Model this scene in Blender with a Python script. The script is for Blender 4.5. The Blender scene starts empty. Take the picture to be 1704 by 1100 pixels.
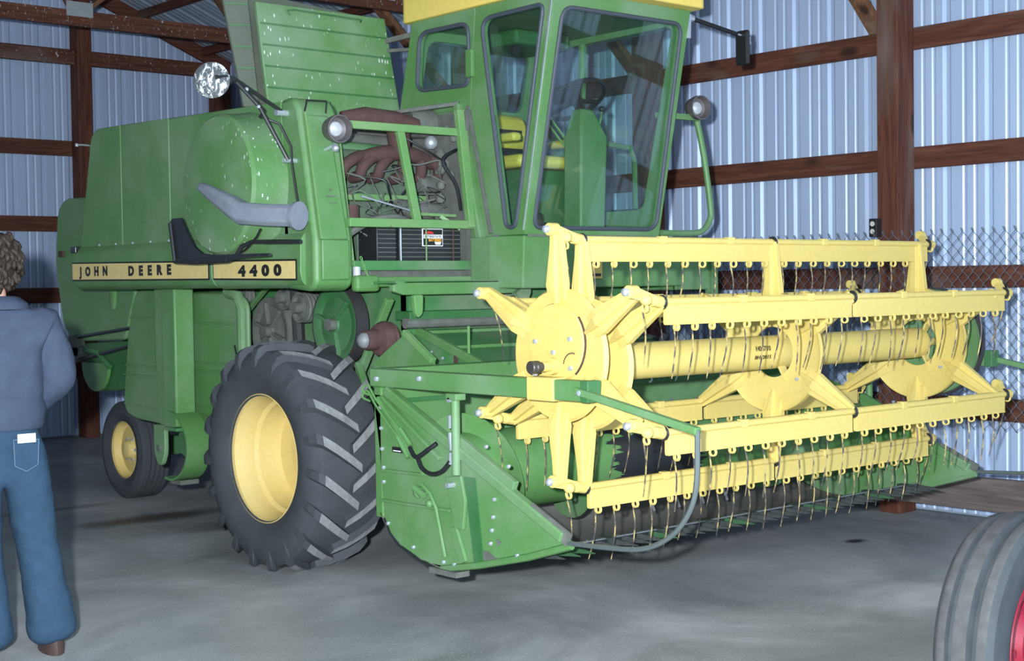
import bpy, bmesh, math, random
from mathutils import Vector, Matrix
random.seed(7)
S = bpy.context.scene
COL = S.collection
R = math.radians
PI = math.pi

# ---------------------------------------------------------------- camera
CAM = bpy.data.cameras.new('camera')
cam = bpy.data.objects.new('camera', CAM)
COL.objects.link(cam)
CAM.sensor_width = 36.0
CAM.lens = 2398.0 * 36.0 / 1704.0
CAM.clip_end = 200
yaw, pitch, roll = R(40.97), R(1.84), R(0.80)
fw = Vector((math.sin(yaw) * math.cos(pitch), math.cos(yaw) * math.cos(pitch), -math.sin(pitch)))
rt = Vector((math.cos(yaw), -math.sin(yaw), 0))
dn = fw.cross(rt)
r2 = math.cos(roll) * rt + math.sin(roll) * dn
d2 = -math.sin(roll) * rt + math.cos(roll) * dn
mw = Matrix((r2, -d2, -fw)).transposed().to_4x4()
mw.translation = Vector((0, 0, 1.55))
cam.matrix_world = mw
S.camera = cam

# ---------------------------------------------------------------- world, flash, exposure
W = bpy.data.worlds.new('world')
S.world = W
W.use_nodes = True
W.node_tree.nodes['Background'].inputs[0].default_value = (0.62, 0.78, 1.0, 1)
W.node_tree.nodes['Background'].inputs[1].default_value = 3.0

FL = bpy.data.lights.new('camera_flash', 'AREA')
FL.shape = 'DISK'
FL.size = 0.10
FL.energy = 520
FL.color = (0.85, 0.94, 1.0)
FL.spread = R(150)
flash = bpy.data.objects.new('camera_flash', FL)
COL.objects.link(flash)
fm = mw.copy()
fm.translation = Vector((0, 0, 1.55)) - 0.22 * r2 - 0.16 * d2 - 0.05 * fw
flash.matrix_world = fm

S.view_settings.view_transform = 'Standard'
S.view_settings.look = 'None'
S.view_settings.gamma = 1
S.view_settings.exposure = 0.35
S.view_settings.use_curve_mapping = False

# ---------------------------------------------------------------- materials
MATS = {}
def nt(name):
    m = bpy.data.materials.new(name); m.use_nodes = True
    t = m.node_tree; b = t.nodes['Principled BSDF']
    MATS[name] = m
    return m, t, b
def pos(t, scale=(1, 1, 1)):
    g = t.nodes.new('ShaderNodeNewGeometry'); mp = t.nodes.new('ShaderNodeMapping')
    mp.inputs['Scale'].default_value = scale
    t.links.new(g.outputs['Position'], mp.inputs['Vector'])
    return mp.outputs[0]
def noise(t, vec, scale, detail=4, rough=.55, dist=0):
    n = t.nodes.new('ShaderNodeTexNoise'); n.inputs['Scale'].default_value = scale
    n.inputs['Detail'].default_value = detail; n.inputs['Roughness'].default_value = rough
    n.inputs['Distortion'].default_value = dist
    t.links.new(vec, n.inputs['Vector']); return n.outputs['Fac']
def ramp(t, fac, stops):
    r = t.nodes.new('ShaderNodeValToRGB'); e = r.color_ramp.elements
    while len(e) < len(stops): e.new(0.5)
    for k, (p, c) in enumerate(stops):
        e[k].position = p; e[k].color = (*c, 1) if len(c) == 3 else c
    t.links.new(fac, r.inputs[0]); return r.outputs[0]
def mix(t, fac, a, b, mode='MIX'):
    n = t.nodes.new('ShaderNodeMix'); n.data_type = 'RGBA'; n.blend_type = mode
    if isinstance(fac, (int, float)): n.inputs[0].default_value = fac
    else: t.links.new(fac, n.inputs[0])
    for s, v in ((n.inputs[6], a), (n.inputs[7], b)):
        if isinstance(v, tuple): s.default_value = (*v, 1)
        else: t.links.new(v, s)
    return n.outputs[2]
def math_(t, op, a, b=0.0):
    n = t.nodes.new('ShaderNodeMath'); n.operation = op
    for s, v in ((n.inputs[0], a), (n.inputs[1], b)):
        if isinstance(v, (int, float)): s.default_value = v
        else: t.links.new(v, s)
    return n.outputs[0]
def bump(t, b, h, strength=.2, dist=.01):
    n = t.nodes.new('ShaderNodeBump'); n.inputs['Strength'].default_value = strength
    n.inputs['Distance'].default_value = dist
    t.links.new(h, n.inputs['Height']); t.links.new(n.outputs[0], b.inputs['Normal'])

def paint(name, col, rough=.42, dust=(.30, .36, .30), dustamt=.35, spec=.45, spatter=0.0, wear=None):
    m, t, b = nt(name)
    p = pos(t)
    big = noise(t, p, 2.3, 5, .6)
    fine = noise(t, p, 38, 3, .6)
    lo = tuple(c * .86 for c in col); hi = tuple(min(1, c * 1.12) for c in col)
    c = mix(t, fine, lo, hi)
    d = math_(t, 'MULTIPLY', ramp(t, big, [(.42, (0, 0, 0)), (.72, (1, 1, 1))]), dustamt)
    c = mix(t, d, c, dust)
    if wear:
        wn = noise(t, p, 21, 6, .7)
        c = mix(t, ramp(t, wn, [(.655, (0, 0, 0)), (.69, (1, 1, 1))]), c, wear)
    if spatter:
        pm = pos(t, (44, 44, 15))
        v = t.nodes.new('ShaderNodeTexVoronoi'); v.inputs['Scale'].default_value = 1.0
        t.links.new(pm, v.inputs['Vector'])
        spot = ramp(t, v.outputs['Distance'], [(.11, (1, 1, 1)), (.23, (0, 0, 0))])
        msk = ramp(t, noise(t, p, 3.1, 3, .6), [(.44 + .12 * (1 - spatter), (0, 0, 0)), (.56 + .12 * (1 - spatter), (1, 1, 1))])
        pick = t.nodes.new('ShaderNodeSeparateColor'); t.links.new(v.outputs['Color'], pick.inputs[0])
        pk = ramp(t, pick.outputs[0], [(.40, (0, 0, 0)), (.42, (1, 1, 1))])
        sp = math_(t, 'MULTIPLY', math_(t, 'MULTIPLY', spot, msk), pk)
        c = mix(t, sp, c, (.72, .76, .72))
    t.links.new(c, b.inputs['Base Color'])
    t.links.new(ramp(t, big, [(.3, (rough, rough, rough)), (.8, (min(1, rough + .25),) * 3)]), b.inputs['Roughness'])
    b.inputs['Specular IOR Level'].default_value = spec
    return m
def plain(name, col, rough=.5, metal=0.0, spec=.5, var=.15, scale=25, bmp=0.0):
    m, t, b = nt(name)
    n = noise(t, pos(t), scale, 4, .6)
    t.links.new(mix(t, n, tuple(c * (1 - var) for c in col), tuple(min(1, c * (1 + var)) for c in col)), b.inputs['Base Color'])
    b.inputs['Roughness'].default_value = rough; b.inputs['Metallic'].default_value = metal
    b.inputs['Specular IOR Level'].default_value = spec
    if bmp: bump(t, b, n, bmp, .01)
    return m

GRN = (.092, .218, .066)
paint('green', GRN)
paint('green_spattered', GRN, spatter=1.0, dustamt=.45)
paint('green_frame', (.12, .27, .085), dust=(.30, .34, .2), dustamt=.4, wear=(.12, .08, .05))
paint('green_dark', (.03, .13, .035), dustamt=.2, rough=.5)
paint('green_dusty', (.055, .19, .06), dust=(.24, .25, .19), dustamt=.75, rough=.6, wear=(.13, .08, .05))
paint('yellow', (.64, .485, .135), rough=.5, dust=(.60, .48, .19), dustamt=.4, wear=(.45, .33, .13))
paint('yellow_rim', (.66, .49, .17), rough=.5, dust=(.58, .46, .2), dustamt=.5)
paint('yellow_roof', (.85, .63, .14), rough=.45, dustamt=.1)
plain('decal_yellow', (.72, .56, .22), .5)
plain('decal_black', (.012, .012, .012), .5)
plain('rubber_tyre', (.052, .057, .063), .75, 0, .3, .3, 9)
plain('rubber_dusty', (.22, .22, .22), .85, 0, .2, .35, 30)
plain('rubber_old', (.045, .050, .055), .8, 0, .25, .45, 14)
plain('rubber_crest', (.066, .065, .065), .85, 0, .2, .5, 22)
paint('cover_back', (.085, .105, .075), rough=.6, dust=(.15, .15, .12), dustamt=.6)
paint('mirror_back', (.055, .062, .068), rough=.45, dust=(.11, .12, .125), dustamt=.5)
def droppings(name, sc, lo, hi):
    m = MATS[name]; t = m.node_tree; b = t.nodes['Principled BSDF']
    src = b.inputs['Base Color'].links[0].from_socket
    n = noise(t, pos(t, (1, 1, .45)), sc, 6, .75, 1.2)
    t.links.new(mix(t, ramp(t, n, [(lo, (0, 0, 0)), (hi, (1, 1, 1))]), src, (.75, .78, .78)), b.inputs['Base Color'])
droppings('mirror_back', 30, .52, .58)
paint('pan_chaff', (.13, .125, .11), rough=.7, dust=(.26, .22, .17), dustamt=.7)
plain('seal_rubber', (.055, .065, .085), .6)
plain('hose_black', (.012, .013, .014), .45)
plain('black_steel', (.018, .020, .022), .35, 0, .5)
plain('bare_steel', (.42, .44, .47), .35, .8)
plain('zinc', (.62, .66, .74), .32, .7)
plain('duct_grey', (.20, .22, .26), .55, 0, .4, .25, 18)
plain('grime', (.12, .125, .11), .75, 0, .3, .5, 14, .3)
plain('engine_block', (.09, .13, .085), .65, 0, .3, .5, 11, .3)
plain('manifold_rust', (.085, .047, .042), .8, 0, .2, .4, 16, .3)
plain('battery_case', (.015, .017, .02), .5, 0, .5, .4, 40)
plain('white_print', (.75, .75, .78), .5)
plain('red_print', (.55, .03, .03), .5)
plain('orange_print', (.75, .33, .04), .5)
plain('chalk', (.45, .62, .52), .8, 0, .1, .3, 60)
plain('lamp_rim', (.13, .115, .115), .45, .3)
plain('lamp_lens', (.50, .51, .53), .2, .2, .5)
plain('seat_vinyl', (.62, .50, .07), .5)
plain('pulley_grey', (.20, .21, .21), .6, .2)
plain('belt', (.03, .028, .03), .7)
plain('red_shaft', (.16, .045, .025), .7)
plain('red_paint', (.20, .008, .022), .4)
plain('jacket_cloth', (.042, .056, .088), .85, 0, .2, .22, 14, .5)
plain('jeans_cloth', (.024, .052, .088), .9, 0, .2, .25, 22, .4)
plain('jeans_stitch', (.08, .13, .19), .9)
plain('skin', (.50, .28, .21), .55)
plain('hair_brown', (.028, .018, .012), .6, 0, .3, .55, 55, .6)
plain('shoe_leather', (.06, .035, .03), .5)
plain('paper_white', (.6, .6, .58), .6)
plain('outlet_plate', (.02, .02, .022), .4)
plain('outlet_face', (.55, .53, .45), .5)
plain('fence_wire', (.16, .18, .21), .5, .3)
plain('hoop_steel', (.13, .155, .15), .45, .4)
plain('guard_black', (.05, .056, .054), .5, .2, .4, .6, 30)
plain('guard_green', (.03, .085, .035), .55)
plain('guard_steel', (.045, .06, .055), .5, .4, .5, .5, 30)
plain('worn_black', (.012, .014, .016), .35)
plain('nailplate', (.45, .48, .50), .45, .5)

def tine_mat():
    m, t, b = nt('tine_wire')
    n = noise(t, pos(t, (1, 1, .8)), 26, 3, .6)
    t.links.new(ramp(t, n, [(.40, (.05, .05, .055)), (.50, (.16, .12, .08)), (.58, (.45, .34, .13))]), b.inputs['Base Color'])
    b.inputs['Roughness'].default_value = .5; b.inputs['Metallic'].default_value = .2
tine_mat()
def wood_mat(name, ax, lo, mid, hi, grey):
    m, t, b = nt(name)
    sc = [14, 14, 14]; sc[ax] = .9
    g = noise(t, pos(t, tuple(sc)), 2.2, 7, .65, .6)
    c = ramp(t, g, [(.28, lo), (.5, mid), (.74, hi)])
    sc2 = [3, 3, 3]; sc2[ax] = .8
    p2 = noise(t, pos(t, tuple(sc2)), 1.1, 3, .5)
    c = mix(t, math_(t, 'MULTIPLY', ramp(t, p2, [(.56, (0, 0, 0)), (.70, (1, 1, 1))]), .65), c, grey)
    k = t.nodes.new('ShaderNodeTexVoronoi'); k.inputs['Scale'].default_value = 1.0
    sc3 = [3.2, 3.2, 3.2]; sc3[ax] = 1.4
    t.links.new(pos(t, tuple(sc3)), k.inputs['Vector'])
    c = mix(t, ramp(t, k.outputs['Distance'], [(.07, (.8, .8, .8)), (.15, (0, 0, 0))]), c, (.018, .010, .008))
    t.links.new(c, b.inputs['Base Color']); b.inputs['Roughness'].default_value = .75
    b.inputs['Specular IOR Level'].default_value = .25
    bump(t, b, g, .25, .004)
for nm, ax in (('wood_x', 0), ('wood_y', 1), ('wood_z', 2)):
    wood_mat(nm, ax, (.050, .016, .011), (.105, .036, .022), (.175, .068, .038), (.17, .13, .11))
wood_mat('wood_spattered', 0, (.050, .016, .011), (.105, .036, .022), (.175, .068, .038), (.17, .13, .11))
droppings('wood_spattered', 46, .62, .65)
wood_mat('wood_pale', 2, (.09, .04, .02), (.17, .08, .04), (.26, .13, .07), (.22, .16, .12))
wood_mat('plank_grey', 1, (.07, .055, .05), (.13, .10, .09), (.20, .16, .14), (.10, .06, .05))

def metal_sheet_mat(name, base):
    m, t, b = nt(name)
    st = noise(t, pos(t, (6, 6, .35)), 1.6, 5, .6)
    c = mix(t, st, tuple(x * .82 for x in base), tuple(min(1, x * 1.1) for x in base))
    sp = noise(t, pos(t), 60, 2, .5)
    c = mix(t, math_(t, 'MULTIPLY', sp, .25), c, tuple(x * .8 for x in base))
    t.links.new(c, b.inputs['Base Color'])
    b.inputs['Metallic'].default_value = .12; b.inputs['Roughness'].default_value = .38
    b.inputs['Specular IOR Level'].default_value = .6
metal_sheet_mat('wall_metal', (.46, .56, .76))
metal_sheet_mat('roof_metal', (.36, .43, .52))

def floor_mat():
    m, t, b = nt('concrete')
    p = pos(t)
    n1 = noise(t, p, .75, 7, .65, .6); n2 = noise(t, p, 5, 6, .7); n3 = noise(t, p, 70, 3, .6)
    c = ramp(t, n1, [(.32, (.20, .205, .20)), (.5, (.37, .375, .37)), (.66, (.57, .57, .56))])
    c = mix(t, math_(t, 'MULTIPLY', n2, .55), c, (.22, .22, .21))
    c = mix(t, math_(t, 'MULTIPLY', ramp(t, n3, [(.5, (0, 0, 0)), (.75, (1, 1, 1))]), .35), c, (.66, .66, .65))
    # brown oil stains and darker grey blots, each with its own place
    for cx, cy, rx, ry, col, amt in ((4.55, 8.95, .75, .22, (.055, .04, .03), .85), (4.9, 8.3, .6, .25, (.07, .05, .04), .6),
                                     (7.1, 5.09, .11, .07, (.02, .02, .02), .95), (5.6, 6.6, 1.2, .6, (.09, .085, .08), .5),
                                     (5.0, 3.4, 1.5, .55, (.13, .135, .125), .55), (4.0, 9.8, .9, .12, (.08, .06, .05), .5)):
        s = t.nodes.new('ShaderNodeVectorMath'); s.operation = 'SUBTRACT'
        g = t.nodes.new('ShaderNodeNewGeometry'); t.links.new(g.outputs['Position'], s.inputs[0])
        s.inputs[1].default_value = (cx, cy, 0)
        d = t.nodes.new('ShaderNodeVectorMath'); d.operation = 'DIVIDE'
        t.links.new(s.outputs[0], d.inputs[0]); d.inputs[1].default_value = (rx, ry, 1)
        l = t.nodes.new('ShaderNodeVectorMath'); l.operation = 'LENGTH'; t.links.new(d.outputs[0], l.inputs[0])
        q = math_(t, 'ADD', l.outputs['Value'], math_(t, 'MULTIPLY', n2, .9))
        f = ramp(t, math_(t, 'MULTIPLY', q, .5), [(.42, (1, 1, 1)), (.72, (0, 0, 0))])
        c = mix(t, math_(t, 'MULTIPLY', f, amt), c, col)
    t.links.new(c, b.inputs['Base Color'])
    t.links.new(ramp(t, n1, [(.35, (.42, .42, .42)), (.65, (.62, .62, .62))]), b.inputs['Roughness'])
    b.inputs['Specular IOR Level'].default_value = .4
    bump(t, b, n3, .12, .004)
floor_mat()
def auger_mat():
    m = paint('auger_black_band', GRN, rough=.3, dustamt=.15); t = m.node_tree; b = t.nodes['Principled BSDF']
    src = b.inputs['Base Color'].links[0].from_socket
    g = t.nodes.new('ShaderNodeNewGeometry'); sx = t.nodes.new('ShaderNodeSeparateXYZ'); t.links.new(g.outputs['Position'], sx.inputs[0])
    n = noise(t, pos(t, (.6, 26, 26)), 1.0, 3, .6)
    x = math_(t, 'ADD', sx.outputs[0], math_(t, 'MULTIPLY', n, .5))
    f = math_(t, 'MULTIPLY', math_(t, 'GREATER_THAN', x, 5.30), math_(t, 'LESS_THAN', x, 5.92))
    t.links.new(mix(t, f, src, (.018, .021, .024)), b.inputs['Base Color'])  # black band with ragged ends across the auger's middle stretch
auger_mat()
plain('shaft_dark', (.06, .05, .045), .45, .3)
def glass_mat():
    m = bpy.data.materials.new('cab_glass'); m.use_nodes = True; MATS['cab_glass'] = m
    t = m.node_tree; t.nodes.clear()
    o = t.nodes.new('ShaderNodeOutputMaterial'); tr = t.nodes.new('ShaderNodeBsdfTransparent')
    tr.inputs[0].default_value = (.90, .965, .95, 1)
    gl = t.nodes.new('ShaderNodeBsdfGlossy'); gl.inputs['Roughness'].default_value = .02
    gl.inputs[0].default_value = (.9, .95, 1, 1)
    df = t.nodes.new('ShaderNodeBsdfDiffuse'); df.inputs[0].default_value = (.35, .42, .42, 1)
    lw = t.nodes.new('ShaderNodeLayerWeight'); lw.inputs[0].default_value = .5
    sch = math_(t, 'ADD', math_(t, 'MULTIPLY', math_(t, 'POWER', lw.outputs['Facing'], 4.0), .9), .045)
    mx = t.nodes.new('ShaderNodeMixShader'); mx2 = t.nodes.new('ShaderNodeMixShader')
    a = sch
    t.links.new(a, mx.inputs[0]); t.links.new(tr.outputs[0], mx.inputs[1]); t.links.new(gl.outputs[0], mx.inputs[2])
    mx2.inputs[0].default_value = .012
    t.links.new(mx.outputs[0], mx2.inputs[1]); t.links.new(df.outputs[0], mx2.inputs[2])
    t.links.new(mx2.outputs[0], o.inputs[0])
glass_mat()

# ---------------------------------------------------------------- mesh helpers
WLOC = {}
class MB:
    def __init__(s): s.v = []; s.f = []
    def add(s, vs, fs):
        o = len(s.v); s.v += [tuple(p) for p in vs]; s.f += [tuple(i + o for i in f) for f in fs]; return s
    def hexa(s, p):
        return s.add(p, [(0, 3, 2, 1), (4, 5, 6, 7), (0, 1, 5, 4), (1, 2, 6, 5), (2, 3, 7, 6), (3, 0, 4, 7)])
    def box(s, x0, x1, y0, y1, z0, z1):
        return s.hexa([(x0, y0, z0), (x1, y0, z0), (x1, y1, z0), (x0, y1, z0), (x0, y0, z1), (x1, y0, z1), (x1, y1, z1), (x0, y1, z1)])
    def prism(s, pts, ax, a, b):
        def P(q, w): return {'x': (w, q[0], q[1]), 'y': (q[0], w, q[1]), 'z': (q[0], q[1], w)}[ax]
        n = len(pts)
        return s.add([P(q, a) for q in pts] + [P(q, b) for q in pts],
                     [tuple(range(n)), tuple(range(n, 2 * n))[::-1]] + [(i, (i + 1) % n, n + (i + 1) % n, n + i) for i in range(n)])
    def loft(s, loops, cap=True, closed=False):
        n = len(loops[0]); m = len(loops); vs = [p for l in loops for p in l]; fs = []
        for i in range(m if closed else m - 1):
            j = (i + 1) % m
            for k in range(n): fs.append((i * n + k, i * n + (k + 1) % n, j * n + (k + 1) % n, j * n + k))
        if cap and not closed: fs += [tuple(range(n))[::-1], tuple(range((m - 1) * n, m * n))]
        return s.add(vs, fs)
    def cyl(s, p0, p1, r0, r1=None, n=16):
        p0 = Vector(p0); p1 = Vector(p1); r1 = r0 if r1 is None else r1
        d = (p1 - p0).normalized(); u = d.orthogonal().normalized(); w = d.cross(u)
        ring = lambda p, r: [p + (u * math.cos(a) + w * math.sin(a)) * r for a in (2 * PI * k / n for k in range(n))]
        return s.loft([ring(p0, r0), ring(p1, r1)])
    def tube(s, pts, r, n=8, closed=False, flat=None):
        P = [Vector(p) for p in pts]; m = len(P); loops = []
        rr = r if isinstance(r, (list, tuple)) else [r] * m
        t0 = (P[1] - P[0]).normalized(); u = t0.orthogonal().normalized()
        for i in range(m):
            if closed: t = (P[(i + 1) % m] - P[i - 1]).normalized()
            else: t = (P[min(i + 1, m - 1)] - P[max(i - 1, 0)]).normalized()
            u = (u - t * u.dot(t)).normalized(); w = t.cross(u)
            loops.append([P[i] + (u * math.cos(a) + w * math.sin(a)) * rr[i] for a in (2 * PI * k / n for k in range(n))])
        return s.loft(loops, True, closed)
    def lathe(s, prof, o, ax='x', n=32, a0=0.0, a1=2 * PI):
        o = Vector(o); full = abs(a1 - a0 - 2 * PI) < 1e-6; m = len(prof); k = n if full else n + 1; vs = []
        for i in range(k):
            a = a0 + (a1 - a0) * i / n; c, q = math.cos(a), math.sin(a)
            for r, h in prof:
                vs.append(o + Vector({'x': (h, r * c, r * q), 'y': (r * c, h, r * q), 'z': (r * c, r * q, h)}[ax]))
        fs = []
        for i in range(n):
            j = (i + 1) % k
            for l in range(m - 1): fs.append((i * m + l, j * m + l, j * m + l + 1, i * m + l + 1))
        return s.add(vs, fs)
    def bar(s, p0, p1, w, h, up=(0, 0, 1), w1=None, h1=None):
        p0 = Vector(p0); p1 = Vector(p1); d = (p1 - p0).normalized(); u = Vector(up)
        sd = d.cross(u).normalized(); u = sd.cross(d).normalized()
        w1 = w if w1 is None else w1; h1 = h if h1 is None else h1
        q = []
        for p, a, b in ((p0, w, h), (p1, w1, h1)):
            q += [p - sd * a / 2 - u * b / 2, p + sd * a / 2 - u * b / 2, p + sd * a / 2 + u * b / 2, p - sd * a / 2 + u * b / 2]
        return s.hexa(q)
    def sphere(s, c, r, n=12, sc=(1, 1, 1)):
        c = Vector(c); m = max(4, n // 2); loops = []
        for i in range(1, m):
            a = PI * i / m
            loops.append([c + Vector((math.sin(a) * math.cos(b) * sc[0], math.sin(a) * math.sin(b) * sc[1], math.cos(a) * sc[2])) * r
                          for b in (2 * PI * k / n for k in range(n))])
        return s.loft(loops)
    def torus(s, c, Rr, r, ax='x', n=24, k=8):
        c = Vector(c); pts = []
        for i in range(n):
            a = 2 * PI * i / n; x, y = Rr * math.cos(a), Rr * math.sin(a)
            pts.append(c + Vector({'x': (0, x, y), 'y': (x, 0, y), 'z': (x, y, 0)}[ax]))
        return s.tube(pts, r, k, True)
    def xf(s, M, start=0):
        s.v[start:] = [tuple(M @ Vector(p)) for p in s.v[start:]]; return s
    def build(s, name, mat, parent=None, smooth=True, bevel=0.0, label=None, seg=2, angle=35, origin=None):
        me = bpy.data.meshes.new(name)
        P = [Vector(p) for p in s.v]
        if origin is not None: c = Vector(origin)
        else:
            lo = Vector([min(p[i] for p in P) for i in range(3)]); hi = Vector([max(p[i] for p in P) for i in range(3)])
            c = (lo + hi) / 2
            if parent is None: c.z = lo.z
        me.from_pydata([p - c for p in P], [], s.f)
        bm = bmesh.new(); bm.from_mesh(me); bmesh.ops.recalc_face_normals(bm, faces=bm.faces); bm.to_mesh(me); bm.free()
        if smooth:
            me.polygons.foreach_set('use_smooth', [True] * len(me.polygons)); me.set_sharp_from_angle(angle=R(angle))
        me.materials.append(MATS[mat])
        o = bpy.data.objects.new(name, me); COL.objects.link(o)
        place(o, c, parent)
        if bevel:
            bv = o.modifiers.new('bevel', 'BEVEL'); bv.width = bevel; bv.segments = seg; bv.limit_method = 'ANGLE'; bv.angle_limit = R(35)
        if label: o['label'] = label
        return o
def place(o, wl, parent):
    wl = Vector(wl); WLOC[o.name] = wl
    if parent is not None:
        o.parent = parent; o.location = wl - WLOC[parent.name]
    else: o.location = wl
def empty(name, loc, label, cat, group=None):
    o = bpy.data.objects.new(name, None); COL.objects.link(o); o.empty_display_size = .2
    place(o, loc, None); o['label'] = label; o['category'] = cat
    if group: o['group'] = group
    return o
def tag(o, label, cat, group=None):
    o['label'] = label; o['category'] = cat
    if group: o['group'] = group
    return o
def struct(o, label):
    o['kind'] = 'structure'; o['label'] = label; return o
def clone(src, wl, parent, rot=None, scale=None):
    o = src.copy(); COL.objects.link(o); place(o, wl, parent)
    if rot is not None: o.rotation_euler = rot
    if scale is not None: o.scale = scale
    return o
def text(name, body, mat, parent, M, size, width=None, bold=0.0, depth=.0015, spacing=1.0, shear=0.0, split=False):
    """flat lettering; M maps text x/y/normal to the world"""
    cu = bpy.data.curves.new(name, 'FONT'); cu.body = body; cu.size = size; cu.extrude = depth; cu.offset = bold
    cu.space_character = spacing; cu.shear = shear; cu.resolution_u = 3
    ob = bpy.data.objects.new(name + '_tmp', cu); COL.objects.link(ob)
    dg = bpy.context.evaluated_depsgraph_get(); me = bpy.data.meshes.new_from_object(ob.evaluated_get(dg))
    bpy.data.objects.remove(ob); bpy.data.curves.remove(cu)
    xs = [v.co.x for v in me.vertices]
    if width:
        k = width / (max(xs) - min(xs)); x0 = min(xs)
        for v in me.vertices: v.co.x = (v.co.x - x0) * k
    me.transform(M)
    if split:
        bm = bmesh.new(); bm.from_mesh(me); left = set(bm.verts); isl = []
        while left:
            st = [left.pop()]; grp = []
            while st:
                v = st.pop(); grp.append(v)
                for e in v.link_edges:
                    w = e.other_vert(v)
                    if w in left: left.discard(w); st.append(w)
            isl.append(grp)
        for grp in isl:
            idx = {v: i for i, v in enumerate(grp)}; gs = set(grp)
            fs = [[idx[v] for v in f.verts] for f in bm.faces if f.verts[0] in gs]
            MB().add([v.co.copy() for v in grp], fs).build('letter', mat, parent, False)
        bm.free(); return None
    c = sum((v.co for v in me.vertices), Vector()) / len(me.vertices)
    me.transform(Matrix.Translation(-c))
    me.materials.clear(); me.materials.append(MATS[mat])
    o = bpy.data.objects.new(name, me); COL.objects.link(o); place(o, c, parent)
    return o
def basis(o, ex, ey):
    ex = Vector(ex).normalized(); ey = Vector(ey).normalized(); ez = ex.cross(ey)
    M = Matrix((ex, ey, ez)).transposed().to_4x4(); M.translation = Vector(o); return M
def spline(pts, n=6):
    P = [Vector(p) for p in pts]; out = []
    for i in range(len(P) - 1):
        a = P[max(i - 1, 0)]; b = P[i]; c = P[i + 1]; d = P[min(i + 2, len(P) - 1)]
        for k in range(n):
            t = k / n
            out.append(.5 * ((2 * b) + (c - a) * t + (2 * a - 5 * b + 4 * c - d) * t * t + (3 * b - a - 3 * c + d) * t ** 3))
    out.append(P[-1]); return out
def bolts(pts, r, par, mat='zinc', name='bolt', sc=(1, 1, 1)):
    src = None
    for p in pts:
        if src is None: src = MB().sphere(p, r, 8, sc).build(name, mat, par)
        else: clone(src, p, par)
def rounded(poly, rad, n=4):
    """round the corners of a 2-D polygon; rad one number or one per corner"""
    out = []; m = len(poly)
    for i in range(m):
        p = Vector(poly[i]); a = Vector(poly[i - 1]); b = Vector(poly[(i + 1) % m]); r = rad[i] if isinstance(rad, (list, tuple)) else rad
        if r <= 0: out.append(tuple(p)); continue
        da = (a - p); db = (b - p); r = min(r, da.length * .48, db.length * .48)
        q0 = p + da.normalized() * r; q1 = p + db.normalized() * r
        for k in range(n + 1):
            t = k / n; out.append(tuple(q0 * (1 - t) ** 2 + p * 2 * t * (1 - t) + q1 * t * t))
    return out
def ray_poly(c, ang, poly):
    d = Vector((math.cos(ang), math.sin(ang))); best = None
    for i in range(len(poly)):
        a = Vector(poly[i]) - c; b = Vector(poly[(i + 1) % len(poly)]) - c; e = b - a
        den = d.x * e.y - d.y * e.x
        if abs(den) < 1e-12: continue
        t = (a.x * e.y - a.y * e.x) / den; u = (a.x * d.y - a.y * d.x) / den
        if t > 0 and -1e-6 <= u <= 1 + 1e-6 and (best is None or t < best): best = t
    return c + d * (best or 0)
def plate_hole(mb, outer, inner, f, th):
    """plate with one hole: outer/inner 2-D loops, f(u,v,w) -> 3-D, thickness th along w"""
    c = sum((Vector(p) for p in inner), Vector((0, 0))) / len(inner)
    angs = sorted({round(math.atan2(p[1] - c.y, p[0] - c.x), 5) for p in list(outer) + list(inner)})
    O = [ray_poly(c, a, outer) for a in angs]; I = [ray_poly(c, a, inner) for a in angs]
    loops = [[f(p.x, p.y, 0) for p in O], [f(p.x, p.y, 0) for p in I], [f(p.x, p.y, th) for p in I], [f(p.x, p.y, th) for p in O]]
    mb.loft(loops, False, True)
# ================================================================= the shed
XW, YW, XL, YF = 8.35, 14.55, -3.6, -3.0          # right wall, back wall, left wall, open front
ROOF0, SLOPE, XR = 4.04, .42, 2.38                 # eave height, pitch, ridge
fl = MB().add([(XL - 2, YF - 25, 0), (XW + .3, YF - 25, 0), (XW + .3, YW + .3, 0), (XL - 2, YW + .3, 0)], [(0, 1, 2, 3)])
fl.box(XL - 2, XW + .3, YF - 25, YW + .3, -.15, -.004)
struct(fl.build('floor', 'concrete', None, False), 'stained grey concrete floor of the machine shed')

def rib_profile(w):
    """cross-section of one steel sheet: major ribs with two low ribs between"""
    pts = []; x = 0.0; pitch = w / 3
    for k in range(3):
        o = k * pitch
        pts += [(o, 0), (o + .018, .019), (o + .045, .019), (o + .063, 0)]
        for m in (.42, .68):
            c = o + pitch * m; pts += [(c - .016, 0), (c - .006, .006), (c + .006, .006), (c + .016, 0)]
    pts.append((w, 0)); return pts
SW = .914
PROF = rib_profile(SW)
def sheet_mesh(name, f, z0, z1, mat):
    mb = MB(); n = len(PROF)
    vs = [f(u, d, z0) for u, d in PROF] + [f(u, d, z1) for u, d in PROF]
    mb.add(vs, [(i, i + 1, n + i + 1, n + i) for i in range(n - 1)])
    return mb
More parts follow.
